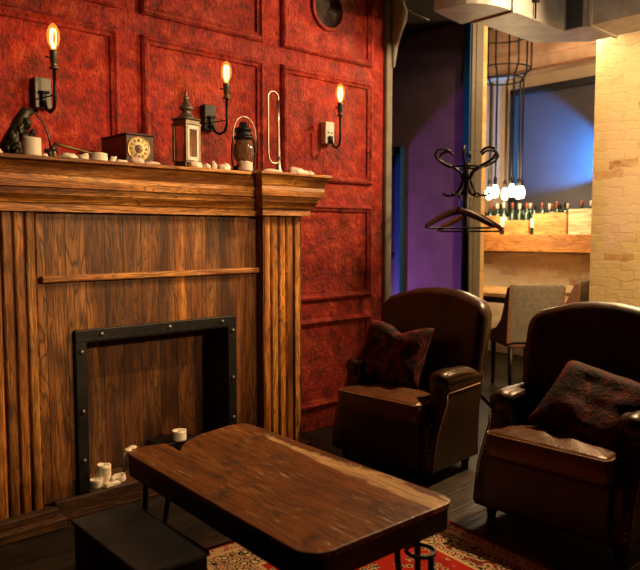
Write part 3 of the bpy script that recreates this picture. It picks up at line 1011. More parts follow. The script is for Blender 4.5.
def candle(x, y, z, r, h, label, mat='wax', name='pillar_candle', wick=True, tilt=(0, 0), melt=0.2, seed=1, group=None):
    m = MB()
    b = bmesh.new()
    seg, lv = 20, 6
    R = []
    for j in range(lv + 1):
        f = j / lv
        ring = []
        for k in range(seg):
            a = 2 * PI * k / seg
            rr = r * (1 + 0.04 * mnoise.noise(Vector((math.cos(a) * 1.5, math.sin(a) * 1.5, f * 2 + seed))))
            zz = h * f
            if j == lv:
                zz += h * melt * mnoise.noise(Vector((math.cos(a) * 0.9 + seed, math.sin(a) * 0.9, 3.1)))
            ring.append(b.verts.new((rr * math.cos(a), rr * math.sin(a), zz)))
        R.append(ring)
    inner = [b.verts.new((r * 0.8 * math.cos(2 * PI * k / seg), r * 0.8 * math.sin(2 * PI * k / seg), R[-1][k].co.z - 0.003)) for k in range(seg)]
    dish = [b.verts.new((r * 0.5 * math.cos(2 * PI * k / seg), r * 0.5 * math.sin(2 * PI * k / seg), h - max(0.006, r * 0.25))) for k in range(seg)]
    R += [inner, dish]
    for A, B in zip(R, R[1:]):
        for k in range(seg):
            b.faces.new((A[k], A[(k + 1) % seg], B[(k + 1) % seg], B[k]))
    b.faces.new(R[0][::-1])
    b.faces.new(R[-1])
    for f in b.faces:
        f.smooth = True
    m.merge(b)
    if not wick:
        o = obj(name, m, M[mat], local=True)
        o.location = (x, y, z)
        o.rotation_euler = (tilt[0], tilt[1], 0)
        return tag(o, label, 'candle', group)
    t = thing(name, label, 'candle', (x, y, z), 0, group)
    t.rotation_euler = (tilt[0], tilt[1], 0)
    obj('wax_body', m, M[mat], t, local=True)
    zt = h - max(0.006, r * 0.25)
    obj('wick', MB().tube([(0, 0, zt - 0.002), (0.001, 0, zt + 0.008), (0.003, 0.001, zt + 0.013)], 0.0013, 6), M['wick'], t, local=True)
    return t


def lump(x, y, sx, sy, sz, label, seed, mat='wax', z=SH, extra=()):
    m = MB()
    m.blob((x, y, z + sz * 0.45), (sx, sy, sz), seed, 0.45, 1.5, 3, sz * 0.45)
    for ex, ey, es in extra:
        m.blob((x + ex, y + ey, z + es * 0.4), (es * 1.3, es, es), seed + 2, 0.4, 1.7, 2, es * 0.4)
    o = obj('melted_wax', m, M[mat])
    return tag(o, label, 'wax', 'melted wax lumps on the mantel shelf')


candle(0.985, 2.80, SH, 0.036, 0.074, 'thick white pillar candle in front of the gnarled dark figurine', melt=0.05)
lump(1.036, 2.80, 0.011, 0.012, 0.012, 'tiny wax crumb just right of the thick white pillar candle', 3)
lump(0.86, 2.80, 0.013, 0.016, 0.016, 'wax crumb at the left photo edge of the mantel shelf', 4)
lump(1.135, 2.79, 0.033, 0.026, 0.018, 'rounded wax lump near the fork of the brass rod', 5)
lump(1.185, 2.775, 0.024, 0.02, 0.011, 'low flat wax puddle in front of the tilted candle stub', 6)
candle(1.225, 2.86, SH, 0.024, 0.034, 'short tilted candle stub half hidden behind the wider stub', 'wax', 'candle_stub', False, (0.0, -0.25), 0.25, 2)
candle(1.258, 2.79, SH, 0.036, 0.034, 'wide melted candle stub beneath the middle of the brass rod', 'wax', 'candle_stub', True, (0, 0), 0.12, 4)
candle(1.322, 2.80, SH, 0.013, 0.026, 'thin leaning candle stub left of the mantel clock', 'wax', 'candle_stub', False, (0.0, 0.3), 0.3, 6)
lump(1.36, 2.785, 0.028, 0.02, 0.010, 'low wax puddle left of the mantel clock corner', 8)
lump(1.425, 2.775, 0.036, 0.022, 0.018, 'pinkish wax lump in front of the clock left half', 9, 'waxpink')
lump(1.50, 2.775, 0.036, 0.02, 0.011, 'flat pinkish wax below the clock dial', 10, 'waxpink')
lump(1.715, 2.765, 0.034, 0.024, 0.024, 'peaked wax lump at the foot of the silver lantern', 11, 'waxpink', extra=((0.02, 0.0, 0.014),))
lump(1.782, 2.775, 0.022, 0.02, 0.016, 'small wax lump second from the silver lantern', 12, 'waxpink')
lump(1.828, 2.78, 0.013, 0.014, 0.026, 'narrow upright wax nub between the two lanterns', 13, 'waxpink')
lump(1.885, 2.775, 0.028, 0.022, 0.024, 'pointed wax lump just left of the hurricane lantern', 14, 'waxpink')
candle(2.008, 2.775, SH + 0.004, 0.035, 0.044, 'broken pinkish candle stub below the hurricane lantern', 'waxpink', 'candle_stub', False, (0, 0.05), 0.5, 9)
lump(2.17, 2.765, 0.058, 0.026, 0.013, 'long low wax slab left of the trumpet bell', 15, 'waxpink', SH + 0.004)
lump(2.335, 2.765, 0.055, 0.03, 0.026, 'heaped wax pile right of the trumpet bell', 16, 'waxpink', SH + 0.004, extra=((0.05, 0.0, 0.02), (-0.03, -0.01, 0.018)))
lump(2.445, 2.80, 0.04, 0.026, 0.02, 'last wax lump at the right end of the mantel shelf', 17, 'waxpink', SH + 0.004, extra=((-0.03, 0.05, 0.024),))

# gnarled figurine with curved wire
t = thing('figurine', 'gnarled dark metal figurine with a long curved wire arm on the mantel', 'figurine', (0.98, 2.95, SH))
m = MB()
pts = [(0.95, 2.95, SH), (0.955, 2.95, SH + 0.05), (0.975, 2.95, SH + 0.105), (0.998, 2.95, SH + 0.16), (1.02, 2.95, SH + 0.20), (1.045, 2.95, SH + 0.205)]
m.tube(pts, [0.05, 0.046, 0.034, 0.03, 0.024, 0.012], 16)
for i in range(22):
    f = random.random()
    q = pts[0][0] + 0.06 * f
    m.blob((q + random.uniform(-0.03, 0.03), 2.95 + random.uniform(-0.04, 0.02), SH + 0.02 + 0.16 * f), (0.018, 0.018, 0.024), i, 0.7, 2.5, 2)
m.blob((1.022, 2.945, SH + 0.07), (0.028, 0.026, 0.045), 30, 0.5, 2.2)
m.blob((1.04, 2.94, SH + 0.115), (0.012, 0.012, 0.014), 31, 0.5, 2)
m.blob((0.975, 2.95, SH + 0.012), (0.075, 0.05, 0.022), 32, 0.3, 2, 3, 0.012)
obj('figure_body', m, M['bronze'], t)
obj('wire_arm', MB().tube([(1.035, 2.95, SH + 0.207), (1.06, 2.95, SH + 0.196), (1.083, 2.95, SH + 0.17), (1.10, 2.95, SH + 0.135), (1.112, 2.95, SH + 0.095), (1.117, 2.95, SH + 0.06)], 0.0045, 8), M['bronze'], t)
obj('wire_foot', MB().blob((1.108, 2.95, SH + 0.028), (0.02, 0.018, 0.03), 41, 0.5, 2.0, 3, 0.028).blob((1.126, 2.95, SH + 0.058), (0.014, 0.012, 0.014), 42, 0.4, 2), M['bronze'], t)
# brass rod on a fork
t = thing('candle_snuffer', 'long thin brass rod with forked tip leaning low behind the candle stubs', 'rod', (1.25, 2.985, SH))
obj('shaft', MB().tube([(1.145, 2.985, SH + 0.083), (1.19, 2.985, SH + 0.076), (1.30, 2.985, SH + 0.058), (1.40, 2.985, SH + 0.04)], [0.009, 0.0065, 0.0065, 0.009], 10), M['oldbrass'], t)
obj('fork', MB().tube([(1.148, 2.985, SH + 0.083), (1.146, 2.985, SH + 0.04), (1.144, 2.985, SH)], 0.005, 8).tube([(1.148, 2.985, SH + 0.07), (1.158, 2.965, SH + 0.03), (1.16, 2.955, SH)], 0.004, 8), M['silver'], t)

# mantel clock
t = thing('mantel_clock', 'dark wooden box mantel clock with round brass dial', 'clock', (1.48, 2.95, SH))
m = MB().box((1.412, 2.85, SH), (1.548, 3.10, SH + 0.135), 0.004).box((1.405, 2.843, SH), (1.555, 3.107, SH + 0.012), 0.003).box((1.408, 2.846, SH + 0.135), (1.552, 3.104, SH + 0.145), 0.004)
obj('clock_case', m, plain('clock_mahogany', (0.045, 0.018, 0.010), 0.4), t)
Cx, Cz = 1.472, SH + 0.075
dial = obj('dial', MB().lathe([(0, 0), (0.050, 0), (0.050, 0.004), (0.0, 0.005)], (Cx, 2.85, Cz), 36, Ry), plain('cream_brass_dial', (0.85, 0.68, 0.36), 0.4, 0.0, 0.12), t)
obj('bezel', MB().lathe([(0.050, 0.0), (0.055, 0.0), (0.055, 0.006), (0.0525, 0.008), (0.050, 0.005)], (Cx, 2.85, Cz), 36, Ry, cap=False), M['brass'], t)
obj('dial_centre', MB().lathe([(0, 0), (0.019, 0.0), (0.019, 0.0065), (0, 0.0065)], (Cx, 2.85, Cz), 24, Ry), plain('dark_dial_centre', (0.26, 0.18, 0.11), 0.4, 0.2), dial)
m = MB()
for k in range(12):
    a = k * PI / 6
    R_ = Matrix.Translation((Cx, 2.845, Cz)) @ rotm(0, a, 0)
    for q in ((-0.003, 0.003) if k % 3 else (-0.004, 0.0, 0.004)):
        m.box((q - 0.0010, -0.0012, 0.031), (q + 0.0010, 0.0, 0.044), 0, R_)
obj('numerals', m, M['blackframe'], dial)
m = MB()
m.box((-0.0016, -0.003, -0.006), (0.0016, -0.002, 0.026), 0, Matrix.Translation((Cx, 2.843, Cz)) @ rotm(0, math.radians(-52), 0))
m.box((-0.0012, -0.004, -0.008), (0.0012, -0.003, 0.038), 0, Matrix.Translation((Cx, 2.843, Cz)) @ rotm(0, math.radians(-150), 0))
obj('hands', m, M['blackframe'], dial)
obj('handle', MB().tube([(1.455, 2.97, SH + 0.145), (1.458, 2.97, SH + 0.155), (1.48, 2.97, SH + 0.158), (1.502, 2.97, SH + 0.155), (1.505, 2.97, SH + 0.145)], 0.003, 8), M['brass'], t)

# silver lantern
t = thing('silver_lantern', 'square silver lantern with glass panes and domed finial top', 'lantern', (1.755, 2.94, SH))
LX, LY, LH = 1.752, 2.90, 0.041
RZ = math.radians(12)
LM = Matrix.Translation((LX, LY, SH)) @ rotm(0, 0, RZ)
m = MB().box((-LH - 0.008, -LH - 0.008, 0.0), (LH + 0.008, LH + 0.008, 0.012), 0.002, LM).box((-LH, -LH, 0.012), (LH, LH, 0.042), 0.002, LM)
for k in range(9):
    q = -LH + 0.006 + k * (2 * LH - 0.012) / 8
    m.box((q - 0.003, -LH - 0.005, 0.014), (q + 0.003, -LH, 0.038), 0, LM)
    m.box((-LH - 0.005, q - 0.003, 0.014), (-LH, q + 0.003, 0.038), 0, LM)
obj('lantern_base', m, M['pewter'], t)
for sx in (-1, 1):
    for sy in (-1, 1):
        obj('corner_post', MB().box((sx * LH - 0.007, sy * LH - 0.007, 0.04), (sx * LH + 0.007, sy * LH + 0.007, 0.215), 0.002, LM), M['pewter'], t)
m = MB()
for z0, z1 in ((0.044, 0.062), (0.192, 0.212)):
    m.box((-LH + 0.008, -LH - 0.006, z0), (LH - 0.008, -LH + 0.004, z1), 0.002, LM)
for x0, x1 in ((-LH + 0.004, -LH + 0.017), (LH - 0.017, LH - 0.004)):
    m.box((x0, -LH - 0.006, 0.044), (x1, -LH + 0.004, 0.212), 0.002, LM)
obj('door_frame', m, M['white_frame'], t)
m = MB()
m.box((-LH + 0.012, -LH - 0.001, 0.05), (LH - 0.012, -LH + 0.001, 0.205), 0, LM)
m.box((-LH - 0.001, -LH + 0.006, 0.042), (-LH + 0.001, LH - 0.006, 0.213), 0, LM)
m.box((LH - 0.001, -LH + 0.006, 0.042), (LH + 0.001, LH - 0.006, 0.213), 0, LM)
obj('glass_panes', m, M['glass_grime'], t)
m = MB().box((-LH - 0.010, -LH - 0.010, 0.213), (LH + 0.010, LH + 0.010, 0.222), 0.002, LM).box((-LH - 0.004, -LH - 0.004, 0.222), (LH + 0.004, LH + 0.004, 0.240), 0.001, LM)
for k in range(9):
    q = -LH + k * (2 * LH) / 8
    for s in (-1, 1):
        m.lathe([(0.005, 0.236), (0.006, 0.242), (0.0, 0.250)], (0, 0, 0), 6, LM @ Matrix.Translation((q, s * (LH + 0.006), 0)))
        m.lathe([(0.005, 0.236), (0.006, 0.242), (0.0, 0.250)], (0, 0, 0), 6, LM @ Matrix.Translation((s * (LH + 0.006), q, 0)))
m.lathe([(0.050, 0.238), (0.044, 0.252), (0.026, 0.268), (0.022, 0.272), (0.022, 0.286), (0.036, 0.290), (0.035, 0.298), (0.024, 0.306), (0.017, 0.322), (0.008, 0.332)], (LX, LY, SH), 24)
roof = obj('roof', m, M['pewter'], t)
obj('finial', MB().lathe([(0.008, 0.330), (0.012, 0.336), (0.014, 0.346), (0.008, 0.352), (0.005, 0.358), (0.009, 0.364), (0.006, 0.372), (0.0, 0.386)], (LX, LY, SH), 16), M['pewter'], roof)
candle(LX + 0.004, LY, SH + 0.042, 0.022, 0.07, 'white candle inside the square silver lantern', 'wax', 'pillar_candle', True, (0, 0), 0.05, 12)

# hurricane lantern
HX, HY = 2.095, 2.91
t = thing('hurricane_lantern', 'black hurricane lantern with smoky glass globe and wire handle', 'lantern', (HX, HY, SH))
obj('tank', MB().lathe([(0.048, 0.0), (0.058, 0.006), (0.060, 0.022), (0.055, 0.04), (0.034, 0.052), (0.03, 0.066), (0.0, 0.07)], (HX, HY, SH), 24), M['iron'], t)
obj('globe', MB().lathe([(0.036, 0.066), (0.050, 0.085), (0.056, 0.110), (0.052, 0.140), (0.042, 0.165), (0.038, 0.180)], (HX, HY, SH), 24, cap=False), M['glass_globe'], t)
obj('cap', MB().lathe([(0.040, 0.178), (0.055, 0.182), (0.054, 0.194), (0.038, 0.200), (0.038, 0.222), (0.046, 0.226), (0.046, 0.236), (0.024, 0.244), (0.022, 0.262), (0.014, 0.270), (0, 0.272)], (HX, HY, SH), 24), M['iron'], t)
m = MB()
ca, sa = math.cos(0.12), math.sin(0.12)
for s in (-1, 1):
    m.tube([(HX + s * d * ca, HY + s * d * sa, SH + z) for d, z in ((0.05, 0.02), (0.072, 0.04), (0.080, 0.08), (0.079, 0.14), (0.070, 0.19), (0.05, 0.22), (0.03, 0.232))], 0.005, 8)
obj('side_tube', m, M['iron'], t)
hb = [(HX + 0.078 * math.cos(a) * ca, HY - 0.012 + 0.078 * math.cos(a) * sa, SH + 0.20 + 0.095 * math.sin(a)) for a in [PI * k / 16 for k in range(17)]]
obj('wire_handle', MB().tube([(hb[0][0], hb[0][1], SH + 0.12)] + hb + [(hb[-1][0], hb[-1][1], SH + 0.12)], 0.0035, 8), M['silver'], t)

# trumpet standing on its bell
TX, TY = 2.318, 2.90
t = thing('trumpet', 'slender valveless silver trumpet standing upright on its bell', 'trumpet', (TX, TY, SH))
Z0 = SH + 0.004
obj('bell', MB().lathe([(0.042, 0.0), (0.040, 0.004), (0.030, 0.010), (0.021, 0.022), (0.0145, 0.045), (0.011, 0.09), (0.009, 0.17), (0.0062, 0.28), (0.0062, 0.40)], (TX, TY, Z0), 20), M['silver'], t)
loop = [(TX, TY, Z0 + 0.39)]
for k in range(13):
    a = PI * k / 12
    loop.append((TX - 0.038 + 0.038 * math.cos(a), TY - 0.008 * k / 12, Z0 + 0.405 + 0.04 * math.sin(a)))
loop += [(TX - 0.076, TY - 0.009, Z0 + 0.30), (TX - 0.076, TY - 0.010, Z0 + 0.12)]
for k in range(1, 9):
    a = PI + PI * 0.5 * k / 8
    loop.append((TX - 0.038 + 0.038 * math.cos(a), TY - 0.012, Z0 + 0.105 + 0.04 * math.sin(a)))
loop += [(TX - 0.022, TY - 0.012, Z0 + 0.066), (TX - 0.010, TY - 0.012, Z0 + 0.080)]
obj('tubing', MB().tube(loop, 0.0058, 10), M['silver'], t)
obj('mouthpiece', MB().lathe([(0.005, 0), (0.006, 0.012), (0.010, 0.020), (0.010, 0.023)], (TX - 0.012, TY - 0.012, Z0 + 0.078), 12, rotm(0, math.radians(30), 0)), M['silver'], t)

# ================================================================== HEARTH CANDLES, TABLE DRIP
HZ = 0.10
candle(1.318, 2.955, HZ, 0.032, 0.085, 'tall chipped candle at the back of the hearth candle cluster', 'wax', 'pillar_candle', True, (0, 0.05), 0.12, 21)
candle(1.268, 2.925, HZ, 0.029, 0.040, 'hollow melted candle at the left front of the hearth cluster', 'wax', 'candle_stub', True, (0, 0), 0.2, 22)
candle(1.385, 2.93, HZ, 0.03, 0.028, 'squat candle stub on the right of the hearth cluster', 'wax', 'candle_stub', False, (0, -0.2), 0.35, 24)
o = obj('melted_wax', MB().blob((1.325, 2.895, HZ + 0.006), (0.045, 0.018, 0.014), 50, 0.5, 1.8, 3, 0.006).blob((1.335, 2.90, HZ + 0.02), (0.014, 0.012, 0.02), 52, 0.4, 2, 2, 0.02), M['wax'])
tag(o, 'spilled white wax puddle in front of the hearth candle cluster', 'wax')
candle(1.715, 2.95, HZ + 0.122, 0.036, 0.05, 'lone white candle in the firebox behind the coffee table, on the added shade block', 'wax', 'pillar_candle', True, (0, 0), 0.1, 25)
m = MB().box((1.595, 2.93, HZ), (1.81, 3.07, HZ + 0.122), 0.005)  # black block added to stand for the table's shadow on the hearth
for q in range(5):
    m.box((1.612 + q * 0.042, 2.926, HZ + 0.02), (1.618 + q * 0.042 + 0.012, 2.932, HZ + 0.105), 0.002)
tag(obj('shade_block', m, M['iron']), 'low black block added for the shade on the hearth, carrying a white candle', 'shade block')
m = MB()
m.blob((1.118, 2.296, 0.455), (0.016, 0.014, 0.008), 61, 0.3, 1.5, 3, 0.005)
m.blob((1.145, 2.314, 0.455), (0.02, 0.010, 0.007), 62, 0.4, 1.5, 3, 0.005)
m.tube([(1.113, 2.296, 0.455), (1.106, 2.296, 0.445), (1.103, 2.296, 0.42), (1.103, 2.296, 0.39), (1.104, 2.296, 0.375)], [0.007, 0.006, 0.0045, 0.0055, 0.002], 8)
tag(obj('melted_wax', m, M['wax']), 'white wax dripping over the hearth side corner of the coffee table', 'wax')

# ================================================================== COAT STAND
CX, CY = 3.545, 2.56
t = thing('coat_stand', 'black bentwood coat stand with curled hooks behind the armchairs', 'coat stand', (CX, CY, 0))
obj('pole', MB().tube([(CX, CY, 0.30), (CX, CY, 1.0), (CX, CY, 1.66)], [0.026, 0.025, 0.02], 16).lathe([(0.02, 1.65), (0.026, 1.66), (0.024, 1.675), (0.012, 1.69), (0, 1.695)], (CX, CY, 0), 16), M['iron'], t)
for k in range(6):
    a = 2 * PI * k / 6 + math.radians(48 + 90 + 12)
    ux, uy = math.cos(a), math.sin(a)
    pf = [(0.018, 1.50), (0.022, 1.58), (0.04, 1.63), (0.08, 1.66), (0.14, 1.68), (0.19, 1.705), (0.21, 1.735), (0.20, 1.762), (0.165, 1.774), (0.125, 1.768), (0.10, 1.745)]
    pts = [(CX + ux * r_, CY + uy * r_, z) for r_, z in pf]
    obj('hook', MB().tube(pts, [0.0085] * 8 + [0.008, 0.008, 0.007], 10), M['iron'], t)
    pf = [(0.02, 1.63), (0.028, 1.57), (0.05, 1.52), (0.085, 1.49), (0.125, 1.49), (0.145, 1.505)]
    a += PI / 6
    ux, uy = math.cos(a), math.sin(a)
    obj('lower_hook', MB().tube([(CX + ux * r_, CY + uy * r_, z) for r_, z in pf], 0.0075, 10), M['iron'], t)
    if k % 2 == 0:
        pf = [(0.02, 0.62), (0.035, 0.40), (0.09, 0.25), (0.18, 0.16), (0.25, 0.06), (0.27, 0.008), (0.285, 0.012)]
        obj('leg', MB().tube([(CX + ux * r_, CY + uy * r_, z) for r_, z in pf], 0.012, 10), M['iron'], t)
obj('ring', MB().tube([(CX + 0.10 * math.cos(q * PI / 12), CY + 0.10 * math.sin(q * PI / 12), 1.665) for q in range(24)], 0.006, 8, True), M['iron'], t)


def hanger(loc, rz, mat, label, roll=0.0):
    t = thing('coat_hanger', label, 'hanger', loc, rz, 'wooden coat hangers on the coat stand')
    m = MB()
    n = 14
    b = bmesh.new()
    R = []
    for k in range(-n, n + 1):
        f = k / n
        x = 0.215 * f
        z = -0.01 - 0.10 * abs(f) ** 1.35 - 0.0
        y = -0.03 * f * f
        h = 0.023 - 0.006 * abs(f)
        d = 0.007
        if abs(f) > 0.94:
            h *= 0.7
        R.append([b.verts.new((x, y + d * math.cos(q * PI / 4), z + h * math.sin(q * PI / 4))) for q in range(8)])
    for A, B in zip(R, R[1:]):
        for q in range(8):
            f_ = b.faces.new((A[q], A[(q + 1) % 8], B[(q + 1) % 8], B[q]))
            f_.smooth = True
    b.faces.new(R[0])
    b.faces.new(R[-1][::-1])
    bmesh.ops.recalc_face_normals(b, faces=b.faces[:])
    m.merge(b)
    obj('shoulder', m, mat, t, local=True)
    obj('trouser_bar', MB().tube([(-0.198, -0.026, -0.105), (-0.19, -0.024, -0.118), (0.19, -0.024, -0.118), (0.198, -0.026, -0.105)], 0.006, 8), M['darkwood'], t, local=True)
    obj('wire_hook', MB().tube([(0, 0, 0.0), (0, 0, 0.04)] + [(0.018 * math.cos(q) + 0.0, 0, 0.066 + 0.018 * math.sin(q)) for q in [(-100 + 27 * i) * PI / 180 for i in range(10)]], 0.002, 8), M['chrome'], t, local=True)
    return t


hanger((CX - 0.075, CY + 0.0, 1.405), math.radians(-40), M['lip'], 'dark stained wooden coat hanger, the front one on the coat stand')
hanger((CX + 0.07, CY + 0.01, 1.385), math.radians(-74), M['hanger_pale'], 'paler wooden coat hanger, the one behind on the coat stand right side')

# ================================================================== DINING CORNER
t = thing('dining_table', 'pale wooden dining table in the brick room behind the armchairs', 'table', (5.62, 3.58, 0))
obj('tabletop', MB().box((5.26, 3.05, 0.685), (5.97, 4.1, 0.72), 0.004), M['table_far'], t)
obj('frame', MB().box((5.36, 3.15, 0.62), (5.87, 4.0, 0.684)), M['iron'], t)
for x in (5.38, 5.85):
    for y in (3.17, 3.98):
        obj('leg', MB().box((x - 0.022, y - 0.022, 0), (x + 0.022, y + 0.022, 0.66), 0.003), M['iron'], t)


def make_dchair(label):
    t = thing('dining_chair', label, 'chair', group='grey upholstered dining chairs')
    # local: faces +y, back panel at y=0
    back = [(-0.205, 0.40), (0.205, 0.40), (0.215, 0.86), (-0.215, 0.86)]
    obj('backrest', MB().puffy(dense(back, 0.06), 0.05, 0.02, 0.004, lambda a, b, c: (a, 0.0 + c - 0.12 * max(0, b - 0.45), b)), M['grey_cloth'], t, local=True)
    obj('seat', MB().box((-0.205, 0.0, 0.36), (0.205, 0.44, 0.45), 0.02, seg=3), M['rose_cloth'], t, local=True)
    for s in (-1, 1):
        pr = [(-0.03, 0.40), (0.0, 0.385), (0.30, 0.40), (0.32, 0.47), (0.20, 0.50), (0.10, 0.58), (0.04, 0.70), (-0.02, 0.84), (-0.07, 0.845)]
        obj('side_wing', MB().prism(pr, lambda p, s=s: (s * 0.19, p[0], p[1]), lambda p, s=s: (s * 0.228, p[0], p[1]), 0.006), M['rose_cloth'], t, local=True)
        for y in (0.03, 0.40):
            obj('leg', MB().lathe([(0.013, 0), (0.022, 0.37)], (s * 0.17, y, 0), 10), M['darkwood'], t, local=True)
    return t


d1 = make_dchair('grey dining chair with its back to the room, between the two armchairs')
d1.location = (4.78, 2.80, 0)
d1.rotation_euler = (0, 0, math.radians(54 - 90))
dup(d1, (5.56, 2.825, 0), math.radians(12), 'grey dining chair seen edge-on beside the brick pillar, right of the other')

# pendant cage lamp
PX, PY = 5.6, 3.66
t = thing('pendant_lamp', 'black rod cage pendant lamp with glowing bulbs above the dining table', 'lamp', (PX, PY, 1.6))
m = MB()


def ringpts(r, z, n=28):
    return [(PX + r * math.cos(2 * PI * q / n), PY + r * math.sin(2 * PI * q / n), z) for q in range(n)]


for r, z in ((0.26, 3.09), (0.26, 2.77), (0.195, 2.68)):
    obj('cage_ring', MB().tube(ringpts(r, z), 0.007, 6, True), M['iron'], t)
for q in range(8):
    a = 2 * PI * q / 8 + 0.35
    c_, s_ = math.cos(a), math.sin(a)
    zb = 1.645 + 0.006 * (q % 3)
    rod = obj('rod', MB().tube([(PX + 0.26 * c_, PY + 0.26 * s_, 3.4), (PX + 0.26 * c_, PY + 0.26 * s_, 2.78), (PX + 0.195 * c_, PY + 0.195 * s_, 2.68), (PX + 0.195 * c_, PY + 0.195 * s_, zb + 0.07)], 0.0095, 6), M['iron'], t)
    x, y = PX + 0.195 * c_, PY + 0.195 * s_
    so = obj('socket', MB().lathe([(0.010, zb + 0.12), (0.018, zb + 0.11), (0.018, zb + 0.05), (0.012, zb + 0.045)][::-1], (x, y, 0), 10), M['iron'], rod)
    obj('bulb', MB().lathe([(0, -0.068), (0.02, -0.06), (0.031, -0.03), (0.031, 0.0), (0.02, 0.035), (0.013, 0.05)], (x, y, zb), 14), M['pendglow'], rod)
lamp('pendant_light', 'POINT', (PX, PY, 1.60), 32, (1.0, 0.70, 0.36), 0.18)


# crates and bottles on the ledge
LZ = 1.246


def crate(y0, y1, h, mat, label, x0=6.03):
    t = thing('wine_crate', label, 'crate', ((x0 + 0.14), (y0 + y1) / 2, LZ), 0, 'wooden crates on the brick wall ledge')
    th = 0.014
    obj('front_board', MB().box((x0, y0, LZ), (x0 + th, y1, LZ + h), 0.002), mat, t)
    obj('back_board', MB().box((x0 + 0.28, y0, LZ), (x0 + 0.28 + th, y1, LZ + h), 0.002), mat, t)
    obj('side_board', MB().box((x0 + th, y0, LZ), (x0 + 0.28, y0 + th, LZ + h), 0.002), mat, t)
    obj('side_board', MB().box((x0 + th, y1 - th, LZ), (x0 + 0.28, y1, LZ + h), 0.002), mat, t)
    obj('bottom_board', MB().box((x0 + th, y0 + th, LZ), (x0 + 0.28, y1 - th, LZ + 0.012)), mat, t)


crate(3.955, 4.24, 0.19, M['crate'], 'orange pine crate at the left end of the ledge, by the coat stand')
crate(3.615, 3.885, 0.14, M['crate'], 'low orange pine crate behind the two standing bottles on the ledge')
crate(3.215, 3.555, 0.205, M['crate'], 'widest orange pine crate, next to the pale one on the ledge')
crate(2.86, 3.195, 0.235, M['crate_pale'], 'pale plywood crate at the right end of the ledge')
FO = ['foil_w', 'foil_r', 'foil_k', 'foil_w', 'foil_k', 'foil_r']


def bottle(x, y, z, k, label, group, front_label=False, h=0.30):
    t = thing('wine_bottle', label, 'bottle', (x, y, z), 0, group)
    s = h / 0.30
    obj('glass_body', MB().lathe([(0.030, 0.0), (0.036, 0.004), (0.037, 0.02), (0.037, 0.185), (0.030, 0.212), (0.016, 0.235), (0.0135, 0.26), (0.0135, 0.297), (0.0, 0.298)], (0, 0, 0), 14, Matrix.Scale(s, 4)), M['bottle'], t, local=True)
    obj('capsule', MB().lathe([(0.0145, 0.245), (0.0148, 0.295), (0.0155, 0.297), (0.0155, 0.303), (0, 0.304)], (0, 0, 0), 12, Matrix.Scale(s, 4)), M[FO[k % 6]], t, local=True)
    if front_label:
        obj('paper_label', MB().lathe([(0.0372, 0.07), (0.0378, 0.072), (0.0378, 0.16), (0.0372, 0.162)], (0, 0, 0), 14, Matrix.Scale(s, 4), cap=False), M['foil_w'], t, local=True)
    return t


bi = 0
for lab, y0, y1, n, hz, grp in (('dark wine bottle standing in the crate by the coat stand', 4.012, 4.183, 3, 0.30, 'bottles in the crate nearest the coat stand'),
                                ('dark wine bottle standing in the low crate', 3.668, 3.832, 3, 0.295, 'bottles in the low crate'),
                                ('dark wine bottle standing in the widest crate', 3.268, 3.50, 4, 0.30, 'bottles in the widest crate'),
                                ('dark wine bottle standing in the pale crate', 2.914, 3.096, 3, 0.315, 'bottles in the pale crate')):
    for row in range(2):
        m_ = n if row == 0 else n - 1
        for i in range(m_):
            y = y0 + (y1 - y0) * (i + (0.5 if row else 0)) / (n - 1)
            bottle(6.095 + row * 0.13, y, LZ + 0.0125, bi + row, lab, grp, False, hz * random.uniform(0.93, 1.03))
            bi += 1
bottle(6.08, 3.925, LZ, 0, 'tall wine bottle with pale label standing on the ledge right of the first crate', 'bottles standing on the ledge', True, 0.325)
bottle(6.08, 3.578, LZ, 2, 'wine bottle standing in the gap left of the widest crate', 'bottles standing on the ledge', True, 0.29)

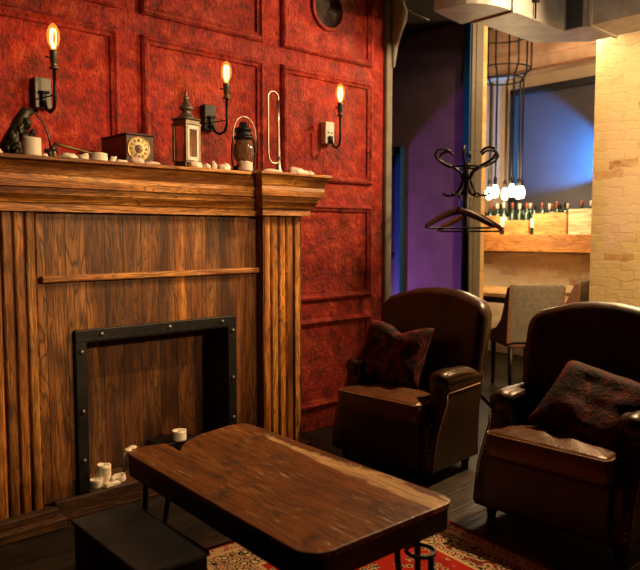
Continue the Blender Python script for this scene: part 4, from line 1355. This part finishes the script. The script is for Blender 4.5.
# ================================================================== DUCTS, CABLE, PIPE WRAP
t = thing('ventilation_duct', 'galvanised rectangular air duct bending under the ceiling', 'duct', (4.1, 2.4, 2.6))
m = MB()
L = [(3.72, 2.365), (4.335, 2.365), (4.335, -0.6), (4.70, -0.6), (4.70, 2.36), (4.42, 2.645), (3.72, 2.645)]
m.prism(L, lambda p: (p[0], p[1], 2.6), lambda p: (p[0], p[1], 3.01), 0.004)
obj('duct_run', m, M['duct'], t)
for y in (2.18, 1.70, 0.9):
    obj('flange', MB().box((4.322, y - 0.012, 2.588), (4.71, y + 0.012, 3.012), 0.003), M['duct'], t)
obj('dark_seam', MB().box((4.324, 2.235, 2.604), (4.336, 2.345, 3.0)), M['ductdark'], t)
obj('flange', MB().box((3.70, 2.352, 2.588), (3.73, 2.658, 3.012), 0.003), M['duct'], t)
el = [(3.36, 2.69), (3.70, 2.735), (3.70, 2.645), (3.72, 2.64), (3.72, 2.365), (3.64, 2.366), (3.57, 2.375), (3.50, 2.395), (3.44, 2.428), (3.395, 2.475), (3.37, 2.53), (3.358, 2.61)]
obj('elbow', MB().prism(el, lambda p: (p[0], p[1], 2.6), lambda p: (p[0], p[1], 3.01), 0.004), M['duct'], t)
obj('hanger_rod', MB().tube([(3.95, 2.35, 2.60), (3.95, 2.35, 3.01)], 0.006, 8).box((3.93, 2.335, 2.70), (3.97, 2.363, 2.76), 0.003), M['iron'], t)
o = obj('round_duct', MB().tube([(2.75, 2.62, 2.86), (3.10, 2.80, 2.86), (3.35, 2.93, 2.86)], 0.145, 28), M['ductdark'])
tag(o, 'dark round duct under the ceiling left of the galvanised duct', 'duct')
o = obj('flexible_pipe', MB().tube([(5.5, 2.6, 3.05), (5.62, 2.72, 2.98), (5.72, 2.8, 2.88), (5.78, 2.84, 2.7)], 0.0, 4) if False else MB().tube([(5.75, 2.68, 3.20), (5.75, 2.73, 3.06), (5.75, 2.66, 2.96), (5.75, 2.58, 2.90)], 0.035, 14), M['ductdark'])
tag(o, 'short dark bent pipe by the top of the brick pillar', 'pipe')
o = obj('cable', MB().tube([(3.60, 3.09, 2.755), (3.63, 3.075, 2.735), (3.68, 3.05, 2.72), (3.74, 3.03, 2.705)], 0.004, 8), M['white_cable'])
tag(o, 'loose white cable end beside the foam wrapped post', 'cable')
o = obj('foam_wrap', MB().tube([(3.535, 3.17, 2.38), (3.54, 3.165, 2.52), (3.555, 3.155, 2.62), (3.575, 3.15, 2.70), (3.58, 3.15, 2.75), (3.565, 3.15, 2.80), (3.565, 3.15, 3.0)], [0.012, 0.025, 0.036, 0.05, 0.052, 0.04, 0.042], 14), M['foam'])
tag(o, 'lumpy grey foam wrapping at the top of the grey post', 'insulation')
